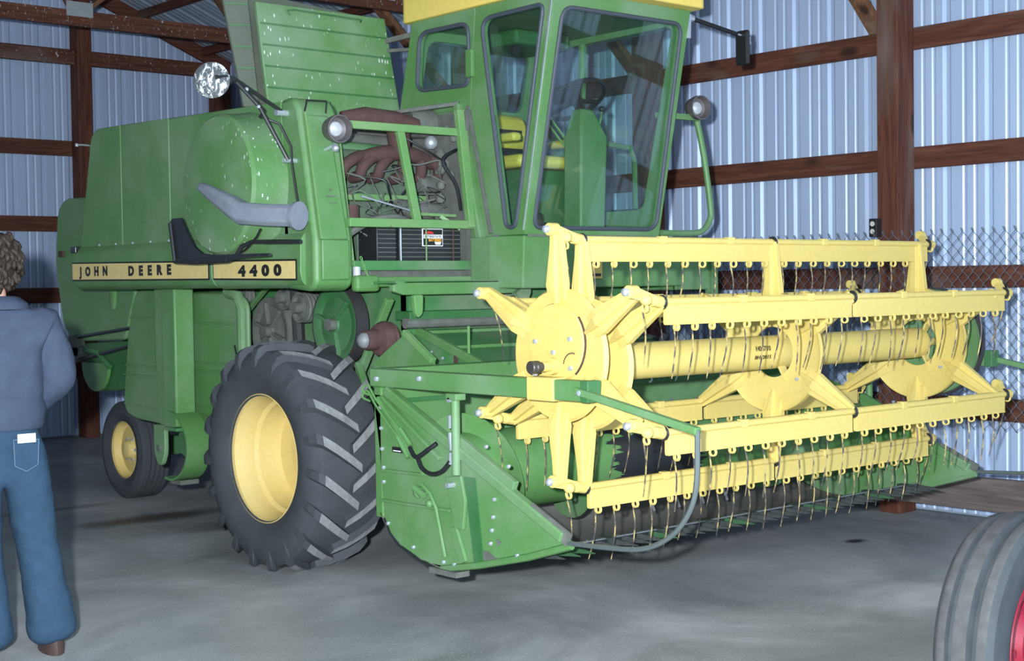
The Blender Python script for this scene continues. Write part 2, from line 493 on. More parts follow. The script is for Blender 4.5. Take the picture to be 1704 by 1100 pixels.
# --- right wall: sheets, girts, posts, braces
wr = MB().box(XW + .05, XW + .07, YF, YW, 0, ROOF0 + .1).build('wall_right', 'roof_metal', None, False)
struct(wr, 'ribbed galvanised steel wall with brown wooden girts and posts on the right')
first = None; k = 0; y = YF
while y < YW - .01:
    if first is None:
        first = sheet_mesh('s', lambda u, d, z: (XW + d, y + u, z), .02, ROOF0 + .05, 0).build('metal_sheet', 'wall_metal', wr, False, origin=(XW, y, 0))
    else: clone(first, (XW + .0015 * (k % 2), y, 0), wr)
    y += SW; k += 1
RG = (3.137, 2.349, 1.557, .708, .12)
for i, z in enumerate(RG[:4]):
    MB().box(XW - .042, XW - .002, YF, YW, z - .072, z + .072).build('girt', 'wood_y', wr, False, .004)
RP = [14.40, 12.3, 10.05, 7.8, 5.55, 3.30, 1.05, -1.2]
for y in RP:
    MB().box(XW - .235, XW - .043, y - .075, y + .085, 0, ROOF0 + .02).build('post', 'wood_z', wr, False, .006)
for y in RP[1:]:
    MB().bar((XW - .14, y + .14, 3.20), (XW - 1.05, y + .14, 4.02), .05, .11, (0, 1, 0)).build('knee_brace', 'wood_pale', wr, False, .004)
# --- skirt plank on the foot of the wall
MB().hexa([(8.045, 3.2, .10), (8.09, 3.2, .10), (8.09, 6.6, .10), (8.045, 6.6, .10),
           (8.045, 3.2, .325), (8.09, 3.2, .325), (8.09, 6.6, .285), (8.045, 6.6, .285)]).build('skirt_plank', 'plank_grey', wr, False, .004)
# --- back (gable) wall
wb = MB().box(XL, XW + .1, YW + .05, YW + .07, 0, ROOF0).build('wall_back', 'roof_metal', None, False)
struct(wb, 'ribbed steel gable wall with dark brown girts behind the combine')
x = XW + .02; k = 0
gab = lambda xx: min(ROOF0 + SLOPE * (XW - xx), ROOF0 + SLOPE * (xx - (2 * XR - XW))) 
while x > XL:
    mb = MB(); n = len(PROF)
    vs = [(x - u, YW + d, .02) for u, d in PROF] + [(x - u, YW + d, max(1, gab(x - u)) + .03) for u, d in PROF]
    mb.add(vs, [(i, i + 1, n + i + 1, n + i) for i in range(n - 1)]).build('metal_sheet', 'wall_metal', wb, False)
    x -= SW
for z in (4.00, 3.04, 2.245, 1.50, .70):
    MB().box(XL, XW - .05, YW - .042, YW - .002, z - .08, z + .08).build('girt', 'wood_x', wb, False, .004)
for x in (6.50, 4.1, 1.7, -.7, -3.1):
    MB().box(x, x + .155, YW - .235, YW - .043, 0, gab(x) - .1).build('post', 'wood_z', wb, False, .006)
# --- left wall
wl = MB().box(XL - .07, XL - .05, YF, YW, 0, ROOF0 + .1).build('wall_left', 'roof_metal', None, False)
struct(wl, 'ribbed steel side wall to the left of the camera')
y = YF
while y < YW - .01:
    sheet_mesh('s', lambda u, d, z: (XL - d, y + u, z), .02, ROOF0 + .05, 0).build('metal_sheet', 'wall_metal', wl, False)
    y += SW
for z in RG[:4]:
    MB().box(XL + .002, XL + .042, YF, YW, z - .072, z + .072).build('girt', 'wood_y', wl, False, .004)
for y in RP:
    MB().box(XL + .043, XL + .235, y - .075, y + .085, 0, ROOF0).build('post', 'wood_z', wl, False, .006)
# --- roof: sheets, purlins, trusses
rz = lambda x: ROOF0 + SLOPE * ((XW - x) if x > XR else (x - (2 * XR - XW)))
rf = MB().bar((XR, YF, rz(XR) + .10), (XR, YW, rz(XR) + .10), .3, .02).build('ceiling', 'roof_metal', None, False)
struct(rf, 'underside of the pitched steel roof with purlins and wooden trusses')
for sgn in (1, -1):
    xe = XW + .3 if sgn > 0 else 2 * XR - XW - .3
    y = YF; src = None
    while y < YW - .01:
        if src is None:
            mb = MB(); n = len(PROF)
            vs = [(XR, YF + u, rz(XR) + .045 + d) for u, d in PROF] + [(xe, YF + u, ROOF0 - .3 * SLOPE + .045 + d) for u, d in PROF]
            src = mb.add(vs, [(i, i + 1, n + i + 1, n + i) for i in range(n - 1)]).build('roof_sheet', 'roof_metal', rf, False, origin=(XR, YF, 4))
        else: clone(src, (XR, y, 4), rf)
        y += SW
    for k in range(8):
        px = XR + sgn * (.3 + k * .76)
        MB().box(px - .02, px + .02, YF, YW - .02, rz(px) - .055, rz(px) + .035).build('purlin', 'wood_y', rf, False)
for i, y in enumerate(RP[:-1]):
    end = i == 0
    t = y
    a, b = XW - .12, 2 * XR - XW + .12
    MB().box(b, a, t - .022, t + .022, 3.905, 4.045).build('truss_chord', 'wood_spattered', rf, False, .003)
    for p0, p1 in (((a + .1, ROOF0 - .02), (XR, rz(XR) - .11)), ((b - .1, ROOF0 - .02), (XR, rz(XR) - .11))):
        MB().bar((p0[0], t, p0[1]), (p1[0], t, p1[1]), .042, .15, (0, 0, 1)).build('rafter', 'wood_x', rf, False, .003)
    if not end:
        for xb, xt in ((5.60, 6.55), (5.60, 4.6), (7.3, 6.75), (7.3, 7.55), (3.4, 4.4), (3.4, 2.5), (1.3, 2.3), (1.3, .3)):
            MB().bar((xb, t + .03, 4.0), (xt, t + .03, rz(xt) - .08), .038, .09, (0, 1, 0)).build('truss_web', 'wood_pale', rf, False)
        for xb in (5.60, 7.3, 3.4, 1.3):
            MB().box(xb - .12, xb + .13, t - .028, t - .024, 3.99, 4.12).build('nail_plate', 'nailplate', rf, False)

# ================================================================= chain-link fence against the wall
mb = MB(); cw, ch = .072, .082; y = 4.15; j = 0
FX = 8.02
while y < 7.6:
    for s in (0, 1):
        pass
    pts = []; z = 1.84; i = 0
    while z > .60:
        pts.append((FX + (.004 if i % 2 else -.004), y + (cw / 2 + .004 if (i + j) % 2 else -.004), z)); z -= ch / 2; i += 1
    pts.insert(0, (FX, pts[0][1] + .012, 1.862))
    mb.tube(pts, .0024, 4); y += cw / 2; j += 1
tag(mb.build('chain_link_fence', 'fence_wire', None, True, origin=(FX, 5.8, .6)), 'grey chain-link wire fence hung along the right wall behind the reel', 'fence')
o = empty('electrical_outlet', (8.06, 5.62, 1.83), 'small black duplex outlet box on the brown post by the right wall', 'outlet')
MB().box(8.055, 8.112, 5.60, 5.66, 1.83, 1.95).build('outlet_box', 'outlet_plate', o, False, .004)
for z in (1.865, 1.915): MB().cyl((8.054, 5.63, z), (8.05, 5.63, z), .017, n=12).build('socket', 'outlet_face', o)
# ================================================================= the combine
XC = 5.65
CB = empty('combine_harvester', (XC, 7.4, 0), 'green and yellow combine harvester with a wide yellow reel and glazed cab', 'combine')

# ---- drive wheels
WY, WZ, WX0 = 6.88, .61, 4.10
def drive_wheel(x0, sgn):
    """x0 outer sidewall, sgn +1: body lies towards +x"""
    X = lambda a: x0 + sgn * a
    c = (X(.235), WY, WZ)
    prof = [(.345, .05), (.375, .03), (.43, .005), (.50, .0), (.555, .018), (.592, .05), (.603, .10), (.610, .235), (.603, .37), (.592, .42),
            (.555, .452), (.50, .47), (.43, .465), (.375, .44), (.345, .42)]
    mb = MB().lathe([(r, sgn * (h - .235)) for r, h in prof], c, 'x', 72)
    mb.v = [(p[0] + (0 if p[2] > .0 else 0), p[1], max(p[2], .0)) for p in mb.v]
    w = mb.build('drive_wheel', 'rubber_tyre', CB, True, label='big black lugged drive tyre', origin=c)
    # rim: outer flange, stepped barrel, deep disc
    rp = [(.352, .04), (.368, .045), (.368, .060), (.345, .066), (.335, .10), (.322, .125), (.318, .18), (.300, .20), (.292, .30), (.285, .335), (.17, .345), (.165, .33), (.10, .33), (.09, .30), (.0, .30)]
    MB().lathe([(r, sgn * (h - .235)) for r, h in rp], c, 'x', 56).build('rim', 'yellow_rim', w, True, label='deep yellow wheel rim', origin=c)
    for side in (0, 1):
        src = None; n = 19
        for k in range(n):
            th = 2 * PI * (k + (.5 if side else 0)) / n
            if src is None:
                lp = []; tp = []
                st = [(-.12, .600, .641, .022), (.25, .606, .646, .024), (.6, .604, .640, .026), (.88, .596, .628, .027), (1.0, .578, .606, .026), (1.06, .53, .552, .022)]
                for s_, ri, ro, hw in st:
                    dth = .26 * s_ * (1 if s_ < 1 else .98)
                    hx = (-1 if side == 0 else 1) * s_ * .222
                    ring = []
                    for dr, dw in ((ri - .03, -hw * 1.25), (ro, -hw), (ro, hw), (ri - .03, hw * 1.25)):
                        a = dth + dw / .62
                        ring.append((sgn * hx, -dr * math.cos(a), dr * math.sin(a)))
                    lp.append(ring)
                    tp.append(ring)
                m2 = MB().loft(lp)
                src = m2.build('lug', 'rubber_tyre', w, False, origin=(0, 0, 0))
                src.data.materials.append(MATS['rubber_dusty'])
                # worn dusty top face of each bar
                nf = 0
                for p in src.data.polygons:
                    cc = p.center; rr = math.hypot(cc.y, cc.z)
                    if rr > .618 and len(p.vertices) == 4: p.material_index = 1
                ob = src; place(ob, c, w)
            else: ob = clone(src, c, w)
            ob.rotation_euler = (-th, 0, 0)
            # the bars under the load are squashed against the floor
            zc = WZ + .62 * math.sin(th)
    return w
drive_wheel(WX0, 1)
drive_wheel(2 * XC - WX0, -1)
MB().cyl((4.42, WY, WZ), (6.88, WY, WZ), .10, n=16).build('front_axle', 'green_dark', CB)

# ---- steering wheels at the rear
def rear_wheel(x0, sgn):
    c = (x0 + sgn * .125, 9.95, .362); h0 = .125
    prof = [(.205, .03), (.24, .01), (.29, .0), (.335, .012), (.352, .03)]
    for g in range(5):
        a = .034 + g * .0385
        prof += [(.360, a), (.3625, a + .028)] + ([(.348, a + .029), (.348, a + .037)] if g < 4 else [])
    prof += [(.352, .222), (.335, .238), (.29, .25), (.24, .24), (.205, .22)]
    w = MB().lathe([(r, sgn * (h - h0)) for r, h in prof], c, 'x', 56)
    w.v = [(p[0], p[1], max(p[2], 0)) for p in w.v]
    w = w.build('rear_wheel', 'rubber_tyre', CB, True, label='small ribbed rear tyre', origin=c, angle=25)
    rp = [(.208, .025), (.220, .028), (.220, .04), (.204, .045), (.195, .09), (.185, .10), (.10, .085), (.075, .085), (.062, .04), (.04, .03), (.0, .03)]
    rm = MB().lathe([(r, sgn * (h - h0)) for r, h in rp], c, 'x', 40).build('rim', 'yellow_rim', w, True, label='yellow rear rim with hub', origin=c)
    for k in range(6):
        a = 2 * PI * k / 6
        MB().cyl((c[0] + sgn * (.085 - h0), c[1] + .085 * math.cos(a), c[2] + .085 * math.sin(a)), (c[0] + sgn * (.068 - h0), c[1] + .085 * math.cos(a), c[2] + .085 * math.sin(a)), .011, n=6).build('wheel_bolt', 'zinc', w)
rear_wheel(4.78, 1)
rear_wheel(2 * XC - 4.78, -1)
MB().box(5.0, 6.3, 9.88, 10.02, .30, .44).build('rear_axle', 'green_dark', CB, False, .01)
MB().box(5.35, 5.95, 9.8, 10.1, .42, .9).build('axle_pivot', 'green_dark', CB, False, .02)
# ---- separator body and rear hood
MB().box(4.84, 6.46, 6.75, 10.0, .78, 1.56).build('separator_body', 'green_dark', CB, False, .02)
hood = [(9.2, 1.52), (9.2, 2.2), (10.3, 2.235), (10.44, 2.15), (10.50, 1.75), (10.38, 1.28), (10.22, 1.17), (9.36, 1.20)]
MB().prism(rounded(hood, [0, .02, .12, .1, .1, .08, .05, .05]), 'x', 4.55, 6.75).build('straw_hood', 'green', CB, True, .015, 'olive green rear straw hood')
MB().prism([(9.38, 1.19), (10.16, 1.16), (10.17, 1.0), (10.10, .86), (9.95, .81), (9.6, .83), (9.40, .88)], 'x', 4.62, 6.68).build('straw_chopper', 'green_dark', CB, True, .01)
ch = MB()
ch.prism([(10.02, 1.02)] + [(9.93 + .22 * math.cos(a), 1.02 + .21 * math.sin(a)) for a in [PI + PI * k / 12 for k in range(13)]], 'x', 4.585, 4.61)
ch.build('chopper_end_plate', 'green', CB, False)
for (y0, z0), (y1, z1) in (((10.15, 1.20), (9.05, 1.30)), ((10.12, 1.03), (9.05, 1.19))):
    MB().tube([(4.53, y0, z0), (4.53, y1, z1)], .013, 8).build('hood_rod', 'black_steel', CB)
MB().box(4.50, 4.56, 9.98, 10.14, 1.06, 1.14).build('chopper_bearing', 'grime', CB, False, .01)
MB().cyl((4.50, 10.12, 1.12), (4.56, 10.12, 1.12), .10, n=20).build('chopper_pulley', 'grime', CB)
MB().tube([(4.53, 10.05, 1.12), (4.53, 9.75, 1.10), (4.55, 9.6, 1.0)], .02, 8).build('chopper_lever', 'green_dark', CB)
MB().sphere((4.545, 9.52, 1.52), .07, 14, (.35, .7, 1.7)).build('hood_latch', 'green', CB)
# ---- lower side shields with pressed grooves
def shield(poly, x, name, grooves, mat='green'):
    sh = MB().prism(poly, 'x', x, x + .03).build(name, mat, CB, True, .012)
    for (y0, z0, y1, z1) in grooves:
        MB().bar((x - .002, y0, z0), (x - .002, y1, z1), .012, .012).build('pressed_rib', mat, sh, False, .004)
shield(rounded([(8.40, 1.545), (9.08, 1.545), (9.16, 1.40), (9.22, 1.2), (9.30, .80), (9.27, .70), (9.12, .665), (8.40, .64)], [0, .08, .05, .02, .05, .05, .05, 0]), 4.5, 'side_shield',
       [(8.45, 1.03, 9.26, 1.03), (8.45, .965, 9.28, .965), (8.45, .735, 9.28, .765), (8.45, 1.36, 9.17, 1.36)], 'green')
shield(rounded([(7.62, .60), (7.62, 1.46), (7.72, 1.52), (8.40, 1.53), (8.40, .60)], [.02, .06, .06, 0, 0]), 4.5, 'side_shield',
       [(7.68, 1.33, 8.36, 1.33), (7.68, 1.08, 8.36, 1.08), (7.68, 1.03, 8.36, 1.03), (7.68, .80, 8.36, .80), (7.68, .75, 8.36, .75)], 'green')
MB().tube([(4.49, 7.66, .75), (4.49, 7.66, 1.42), (4.50, 7.72, 1.50), (4.50, 7.85, 1.525)], .035, 10).build('shield_edge_roll', 'green', CB)
MB().bar((4.478, 7.74, 1.20), (4.478, 7.70, 1.10), .008, .008).build('shield_hook', 'black_steel', CB)
# ---- clean grain elevator leg
el = MB()
el.prism([(8.20, .68), (8.37, .665), (8.37, 1.56), (8.20, 1.56)], 'x', 4.32, 4.46)
el = el.build('grain_elevator', 'green', CB, True, .012, 'upright green elevator leg')
MB().prism(rounded([(8.37, .68), (8.49, .66), (8.53, .72), (8.55, 1.56), (8.37, 1.56)], [0, .03, .03, 0, 0]), 'x', 4.36, 4.50).build('elevator_return', 'green', el, True, .012)
MB().box(4.312, 4.47, 8.19, 8.37, .655, .675).build('elevator_flange', 'green_dusty', el, False)
MB().prism(rounded([(8.38, .68), (8.53, .68), (8.53, .50), (8.48, .42), (8.43, .42), (8.38, .50)], [0, 0, .06, .05, .05, .06]), 'x', 4.33, 4.36).build('boot_ear', 'green', el, True, .006)
MB().cyl((4.318, 8.455, .53), (4.335, 8.455, .53), .02, n=8).build('boot_bolt', 'grime', el)
boot = [(8.27 - .24 * math.cos(a), .56 + .22 * math.sin(a)) for a in [R(-105 + 12.5 * k) for k in range(17)]]
inner = [(8.27 - .225 * math.cos(a), .56 + .205 * math.sin(a)) for a in [R(-105 + 12.5 * k) for k in range(17)]]
MB().prism(boot + inner[::-1], 'x', 4.30, 4.46).build('elevator_boot', 'green', el, True)
MB().cyl((4.42, 8.27, .58), (4.52, 8.27, .58), .10, n=24).build('boot_drum', 'green_dark', el)
MB().box(4.33, 4.46, 8.18, 8.32, .315, .345).build('boot_door', 'grime', el, False, .004)
# ---- grain tank and engine side shroud
MB().prism(rounded([(7.30, 1.56), (7.30, 2.56), (9.02, 2.59), (9.10, 2.55), (9.32, 1.56)], [0, .03, .1, .08, 0]), 'x', 4.24, 7.08).build('grain_tank', 'green', CB, True, .03)
def skin(y0, y1, zt0, zt1, rear=False, mat='green'):
    if rear: poly = rounded([(y0, 1.83), (y0, zt0), (8.99, zt1), (9.075, zt1 - .05), (9.27, 1.83)], [0, 0, .06, .06, 0])
    else: poly = [(y0, 1.83), (y0, zt0), (y1, zt1), (y1, 1.83)]
    return MB().prism(poly, 'x', 4.20, 4.245).build('tank_side_panel', mat, CB, True, .006)
skin(7.995, 8.64, 2.588, 2.604)
skin(8.645, 9.3, 2.604, 2.612, True)
MB().prism([(6.66, 1.83), (6.72, 2.555), (7.99, 2.586), (7.99, 1.83)], 'x', 4.20, 4.245).build('tank_side_panel', 'green', CB, True, .006)
MB().prism([(6.72, 2.50), (6.72, 2.562), (8.98, 2.615), (8.98, 2.55)], 'x', 4.215, 4.40).build('tank_top_edge', 'green', CB, True, .03)
# belt line: two lower panels that carry the stripe
def belt(y0, y1, zb):
    prof = rounded([(4.245, 1.86), (4.20, 1.84), (4.17, 1.80), (4.165, 1.62), (4.185, zb + .02), (4.23, zb), (4.245, zb)], [0, .01, .02, .03, .03, .02, 0])
    mb = MB(); mb.loft([[(p[0], y0, p[1]) for p in prof], [(p[0], y1, p[1]) for p in prof]])
    return mb.build('stripe_panel', 'green', CB, True, .004)
belt(7.445, 9.33, 1.55); belt(6.50, 7.43, 1.545)
for k in range(6): MB().sphere((4.185, 7.75 + k * .24, 1.845), .008, 8).build('panel_bolt', 'zinc', CB)
def stripe(y0, y1, z00, z01, z10, z11):
    d = MB().prism([(y0, z00), (y1, z10), (y1, z11), (y0, z01)], 'x', 4.1595, 4.166).build('stripe_border', 'decal_black', CB, False)
    e = .010
    MB().prism([(y0 + e, z00 + e), (y1 - e, z10 + e), (y1 - e, z11 - e), (y0 + e, z01 - e)], 'x', 4.1575, 4.1600).build('stripe', 'decal_yellow', d, False, label='yellow stripe')
    return d
s1 = stripe(7.465, 9.325, 1.598, 1.712, 1.612, 1.738); s2 = stripe(6.53, 7.415, 1.586, 1.700, 1.598, 1.712)
def side_text(body, y0, y1, z, size, spacing, bold, par):
    # reads from the rear (larger y) to the front
    return text('lettering', body, 'decal_black', par, basis((4.1565, y0, z), (0, -1, 0), (0, .0, 1)), size, y0 - y1, bold, .0008, spacing, split=True)
side_text('JOHN', 9.205, 8.78, 1.646, .080, 2.3, .0050, s1)
side_text('DEERE', 8.482, 7.914, 1.640, .080, 2.3, .0050, s1)
side_text('4400', 7.129, 6.672, 1.617, .080, 1.75, .0050, s2)
MB().tube([(4.21, 9.10, 2.51), (4.14, 9.07, 2.51), (4.09, 9.05, 2.505)], .006, 6).build('tank_latch_pin', 'zinc', CB)
MB().sphere((4.09, 9.05, 2.505), .014, 8).build('tank_latch_knob', 'zinc', CB)
for y, m in ((9.31, 'black_steel'), (10.36, 'manifold_rust')):
    MB().box(4.16 if y < 10 else 4.53, 4.2 if y < 10 else 4.56, y - .04, y + .04, 1.80, 1.845).build('marker_lamp', m, CB, False, .006)
# front column of the shroud
col = [(6.41, 1.56), (6.41, 1.80), (6.545, 2.50), (6.60, 2.565), (6.72, 2.565), (6.72, 1.545), (6.47, 1.525)]
MB().prism(rounded(col, [.04, .02, .04, .03, 0, 0, .05]), 'x', 4.20, 4.445).build('engine_side_column', 'green', CB, True, .022)
MB().hexa([(4.235, 6.40, 1.80), (4.41, 6.40, 1.80), (4.41, 6.43, 1.80), (4.235, 6.43, 1.80), (4.235, 6.525, 2.47), (4.38, 6.525, 2.47), (4.38, 6.56, 2.47), (4.235, 6.56, 2.47)]).build('column_cover', 'green', CB, True, .010)
MB().box(4.235, 4.41, 6.393, 6.43, 1.585, 1.80).build('column_cover_lower', 'green', CB, True, .008)
MB().bar((4.222, 6.385, 1.62), (4.222, 6.385, 1.80), .012, .02).bar((4.222, 6.385, 1.80), (4.222, 6.52, 2.48), .012, .02).build('column_edge_strip', 'green_frame', CB, False)
MB().tube([(4.24, 6.545, 2.485), (4.245, 6.53, 2.545), (4.37, 6.53, 2.548), (4.375, 6.545, 2.485)], .006, 6).build('column_handle', 'hose_black', CB)
MB().bar((4.27, 6.40, 2.03), (4.33, 6.40, 2.03), .004, .006).bar((4.29, 6.40, 1.995), (4.34, 6.40, 1.995), .004, .004).sphere((4.31, 6.42, 2.065), .007).build('column_slots', 'grime', CB)
# rotating screen drum on the shroud side
DY, DZ = 7.065, 2.12
dr = MB().lathe([(0, -.01), (.15, -.008), (.30, 0.0), (.372, .012), (.388, .03), (.392, .10), (.405, .20), (.42, .24)], (3.985, DY, DZ), 'x', 56)
dr = dr.build('radiator_screen_drum', 'green_spattered', CB, True, label='bulging round green screen drum')
# grey dust duct across the drum
def oval(c, d, w, h, n=14):
    d = Vector(d).normalized(); u = Vector((0, 0, 1)); s_ = d.cross(u).normalized(); u = s_.cross(d)
    return [Vector(c) + s_ * w * math.cos(a) + u * h * math.sin(a) for a in (2 * PI * k / n for k in range(n))]
def box_sec(c, d, w, h, top=.6):
    d = Vector(d).normalized(); u = Vector((0, 0, 1)); s_ = d.cross(u).normalized(); u = s_.cross(d)
    return [Vector(c) + s_ * w * a + u * h * b for a, b in ((-1, -.55), (-.55, -1), (.55, -1), (1, -.55), (1, .55), (.55, 1), (-.55, 1), (-1, .55))]
dd = MB().loft([box_sec((4.08, 6.40, 1.922), (-.3, 1, 0), .05, .058), box_sec((4.02, 6.56, 1.93), (-.3, 1, .03), .052, .058), box_sec((3.965, 6.73, 1.945), (-.2, 1, .2), .054, .060), box_sec((3.948, 6.81, 1.985), (-.05, 1, .4), .050, .056), box_sec((3.935, 7.03, 2.075), (0, 1, .43), .032, .036), box_sec((3.93, 7.12, 2.112), (0, 1, .5), .022, .026)])
dd = dd.build('dust_duct', 'duct_grey', CB, True, .008, 'weathered grey sheet-metal duct')
MB().cyl((4.08, 6.405, 1.922), (4.088, 6.38, 1.92), .072, .076, 18).build('duct_flange', 'duct_grey', dd)
MB().bar((4.08, 6.42, 1.92), (4.21, 6.47, 1.92), .03, .05).build('duct_bracket', 'green', dd, False)
# black curved shield and rod under the drum
sh = MB(); pts = [(7.60, 1.93), (7.565, 1.955), (7.46, 1.955), (7.42, 1.90), (7.32, 1.79), (7.22, 1.745), (7.08, 1.735), (6.52, 1.73), (6.52, 1.715), (7.1, 1.705), (7.54, 1.70)]
sh.prism(pts, 'x', 3.985, 4.0)
sh.bar((4.0, 7.5, 1.712), (4.0, 6.95, 1.706), .05, .012)
sh = sh.build('belt_shield', 'black_steel', CB, False, label='black curved shield under the drum')
MB().tube([(3.98, 7.58, 1.93), (3.98, 7.53, 1.705), (3.98, 7.3, 1.697), (3.99, 6.95, 1.70), (4.0, 6.885, 1.717), (4.02, 6.85, 1.775), (4.05, 6.79, 1.798), (4.12, 6.42, 1.788)], .0125, 8).build('shield_rod', 'black_steel', sh)
MB().tube([(4.0, 6.62, 1.86), (4.0, 6.66, 1.82), (4.02, 6.8, 1.76), (4.1, 7.0, 1.74)], .006, 6).build('drum_hose', 'hose_black', CB)
# round mirror seen from the back, black braces
mr = MB().lathe([(0, -.02), (.05, -.018), (.085, -.008), (.093, .0), (.093, .012), (.06, .03), (.02, .038), (0, .04)], (0, 0, 0), 'y', 32)
mr.xf(Matrix.Translation((3.742, 6.64, 2.622)) @ Matrix.Rotation(R(-38), 4, 'Z') @ Matrix.Rotation(R(180), 4, 'Z'))
mr = mr.build('mirror', 'mirror_back', CB, True, label='round mirror, back caked with white droppings')
MB().tube([(3.735, 6.595, 2.632), (3.80, 6.585, 2.64), (3.85, 6.595, 2.632), (4.18, 6.655, 2.485)], .011, 8).tube([(3.83, 6.60, 2.64), (4.06, 6.66, 2.49), (4.06, 6.70, 2.46)], .010, 8).tube([(3.86, 6.60, 2.62), (3.99, 6.59, 2.5), (4.14, 6.56, 2.225)], .011, 8).build('mirror_brace', 'black_steel', mr)
MB().cyl((4.13, 6.655, 2.485), (4.21, 6.655, 2.485), .018, n=10).build('mirror_mount', 'zinc', mr)
MB().cyl((4.12, 6.575, 2.225), (4.22, 6.575, 2.225), .014, n=10).build('mirror_mount', 'zinc', mr)
bolts([(3.92, 6.60, 2.585), (3.985, 6.59, 2.50)], .013, mr, 'zinc', 'mirror_bolt')
MB().tube([(4.06, 6.67, 2.455), (4.13, 6.62, 2.42), (4.165, 6.57, 2.30), (4.165, 6.56, 2.2), (4.16, 6.50, 1.98)], .007, 6).build('lamp_cable', 'hose_black', CB)
# work lamps
def work_lamp(c, par, d=(0, -1, 0)):
    mb = MB().lathe([(.0, .085), (.03, .082), (.062, .05), (.074, .0), (.074, -.035), (.068, -.036), (.060, .005), (.0, .03)], (0, 0, 0), 'y', 28)
    q = Vector((0, -1, 0)).rotation_difference(Vector(d)).to_matrix().to_4x4(); q.translation = Vector(c)
    l = mb.xf(q).build('work_lamp', 'lamp_rim', par, True, label='round work lamp')
    m3 = MB().lathe([(.0, -.004), (.02, -.003), (.036, .004), (.04, .012)], (0, 0, 0), 'y', 24).xf(q).build('lamp_lens', 'lamp_lens', l)
    return l
l = work_lamp((4.335, 6.385, 2.385), CB, (-.05, -1, -.05))
MB().cyl((4.335, 6.41, 2.30), (4.335, 6.53, 2.28), .012, n=8).sphere((4.335, 6.40, 2.285), .022).build('lamp_stud', 'zinc', l)
# ---- engine bay
MB().box(4.46, 5.28, 7.22, 7.28, 1.56, 2.56).build('engine_firewall', 'grime', CB, False)
MB().box(4.46, 5.27, 6.50, 7.25, 1.60, 1.645).build('engine_bay_floor', 'grime', CB, False)
MB().box(5.262, 5.29, 6.44, 7.2, 1.56, 2.55).build('engine_bay_wall', 'grime', CB, False)
_n0 = set(COL.objects)
eng = MB().box(4.60, 5.22, 6.90, 7.18, 1.72, 2.16).build('engine_block', 'engine_block', CB, True, .02, 'grimy six-cylinder engine')
MB().prism(rounded([(6.86, 2.16), (7.18, 2.16), (7.18, 2.31), (7.14, 2.335), (6.9, 2.335), (6.86, 2.31)], .03), 'x', 4.55, 5.25).build('cylinder_head', 'engine_block', eng, True, .008)
MB().box(4.50, 5.20, 6.82, 6.92, 2.035, 2.075).build('head_flange', 'green_frame', eng, False, .008)
MB().box(4.52, 5.22, 6.80, 6.86, 1.93, 2.0).build('side_rail', 'engine_block', eng, False, .01)
# exhaust manifold: a log with six drooping runners and a riser
mx = lambda x: 4.57 + (x - 4.66) * .985
mf = MB().tube(spline([(mx(4.76), 6.80, 2.262), (mx(4.9), 6.78, 2.298), (mx(5.05), 6.77, 2.312), (mx(5.2), 6.78, 2.295), (mx(5.31), 6.80, 2.26)], 5), [.036 + .010 * math.sin(PI * k / 20) for k in range(21)], 14)
for x0, x1 in ((4.80, 4.665), (4.90, 4.79), (5.00, 4.915), (5.10, 5.07), (5.20, 5.215), (5.29, 5.345)):
    mf.tube(spline([(mx(x0), 6.79, 2.285), (mx(x0 * .45 + x1 * .55), 6.772, 2.262), (mx(x1), 6.775, 2.215), (mx(x1), 6.80, 2.175), (mx(x1), 6.88, 2.165)], 4), .0325, 12)
mf.tube([(mx(5.05), 6.77, 2.31), (mx(5.045), 6.76, 2.37), (mx(5.05), 6.78, 2.45)], [.06, .066, .07], 14)
mf.build('exhaust_manifold', 'manifold_rust', eng, True, label='rusty exhaust manifold with curved runners')
MB().tube([(4.62, 6.86, 2.50), (4.75, 6.82, 2.515), (4.95, 6.80, 2.50), (5.10, 6.80, 2.475)], [.035, .05, .052, .045], 14).build('exhaust_pipe', 'manifold_rust', eng)
MB().cyl((4.56, 6.98, 2.40), (5.02, 6.96, 2.39), .035, n=14).build('water_pipe', 'grime', eng)
MB().cyl((4.50, 6.93, 2.345), (5.02, 6.93, 2.325), .04, n=14).build('rocker_cover', 'green_dusty', eng)
MB().cyl((5.12, 6.90, 2.50), (5.27, 6.86, 2.50), .085, n=18).build('air_cleaner', 'grime', eng)
MB().sphere((5.21, 6.80, 2.385), .042, 14).build('breather_cap', 'nailplate', eng, label='round breather cap')
MB().cyl((4.94, 6.78, 1.995), (5.24, 6.78, 1.975), .055, n=16).build('starter_motor', 'grime', eng)
MB().sphere((5.24, 6.78, 1.975), .055, 12).build('starter_cap', 'grime', eng)
MB().bar((4.92, 6.62, 1.955), (5.24, 6.62, 1.95), .02, .016).bar((5.13, 6.62, 1.945), (5.22, 6.55, 1.87), .02, .02).build('throttle_bracket', 'green_frame', eng, False)
MB().tube([(4.62, 6.68, 2.05), (4.98, 6.62, 1.96)], .006, 6).build('dipstick_rod', 'zinc', eng)
MB().cyl((4.575, 6.72, 1.86), (4.575, 6.72, 2.0), .05, n=14).build('oil_filter', 'manifold_rust', eng)
MB().lathe([(.0, -.02), (.05, -.015), (.10, 0), (.11, .02), (0, .02)], (4.475, 6.78, 2.02), 'x', 24).build('fan_hub', 'green_frame', eng)
MB().sphere((5.23, 6.74, 2.31), .035).sphere((5.26, 6.72, 2.26), .03).sphere((5.22, 6.72, 2.22), .028).cyl((5.24, 6.76, 2.2), (5.24, 6.76, 2.34), .03).box(5.16, 5.26, 6.8, 6.86, 2.08, 2.2).build('injection_pump', 'grime', eng)
rnd = random.Random(3)
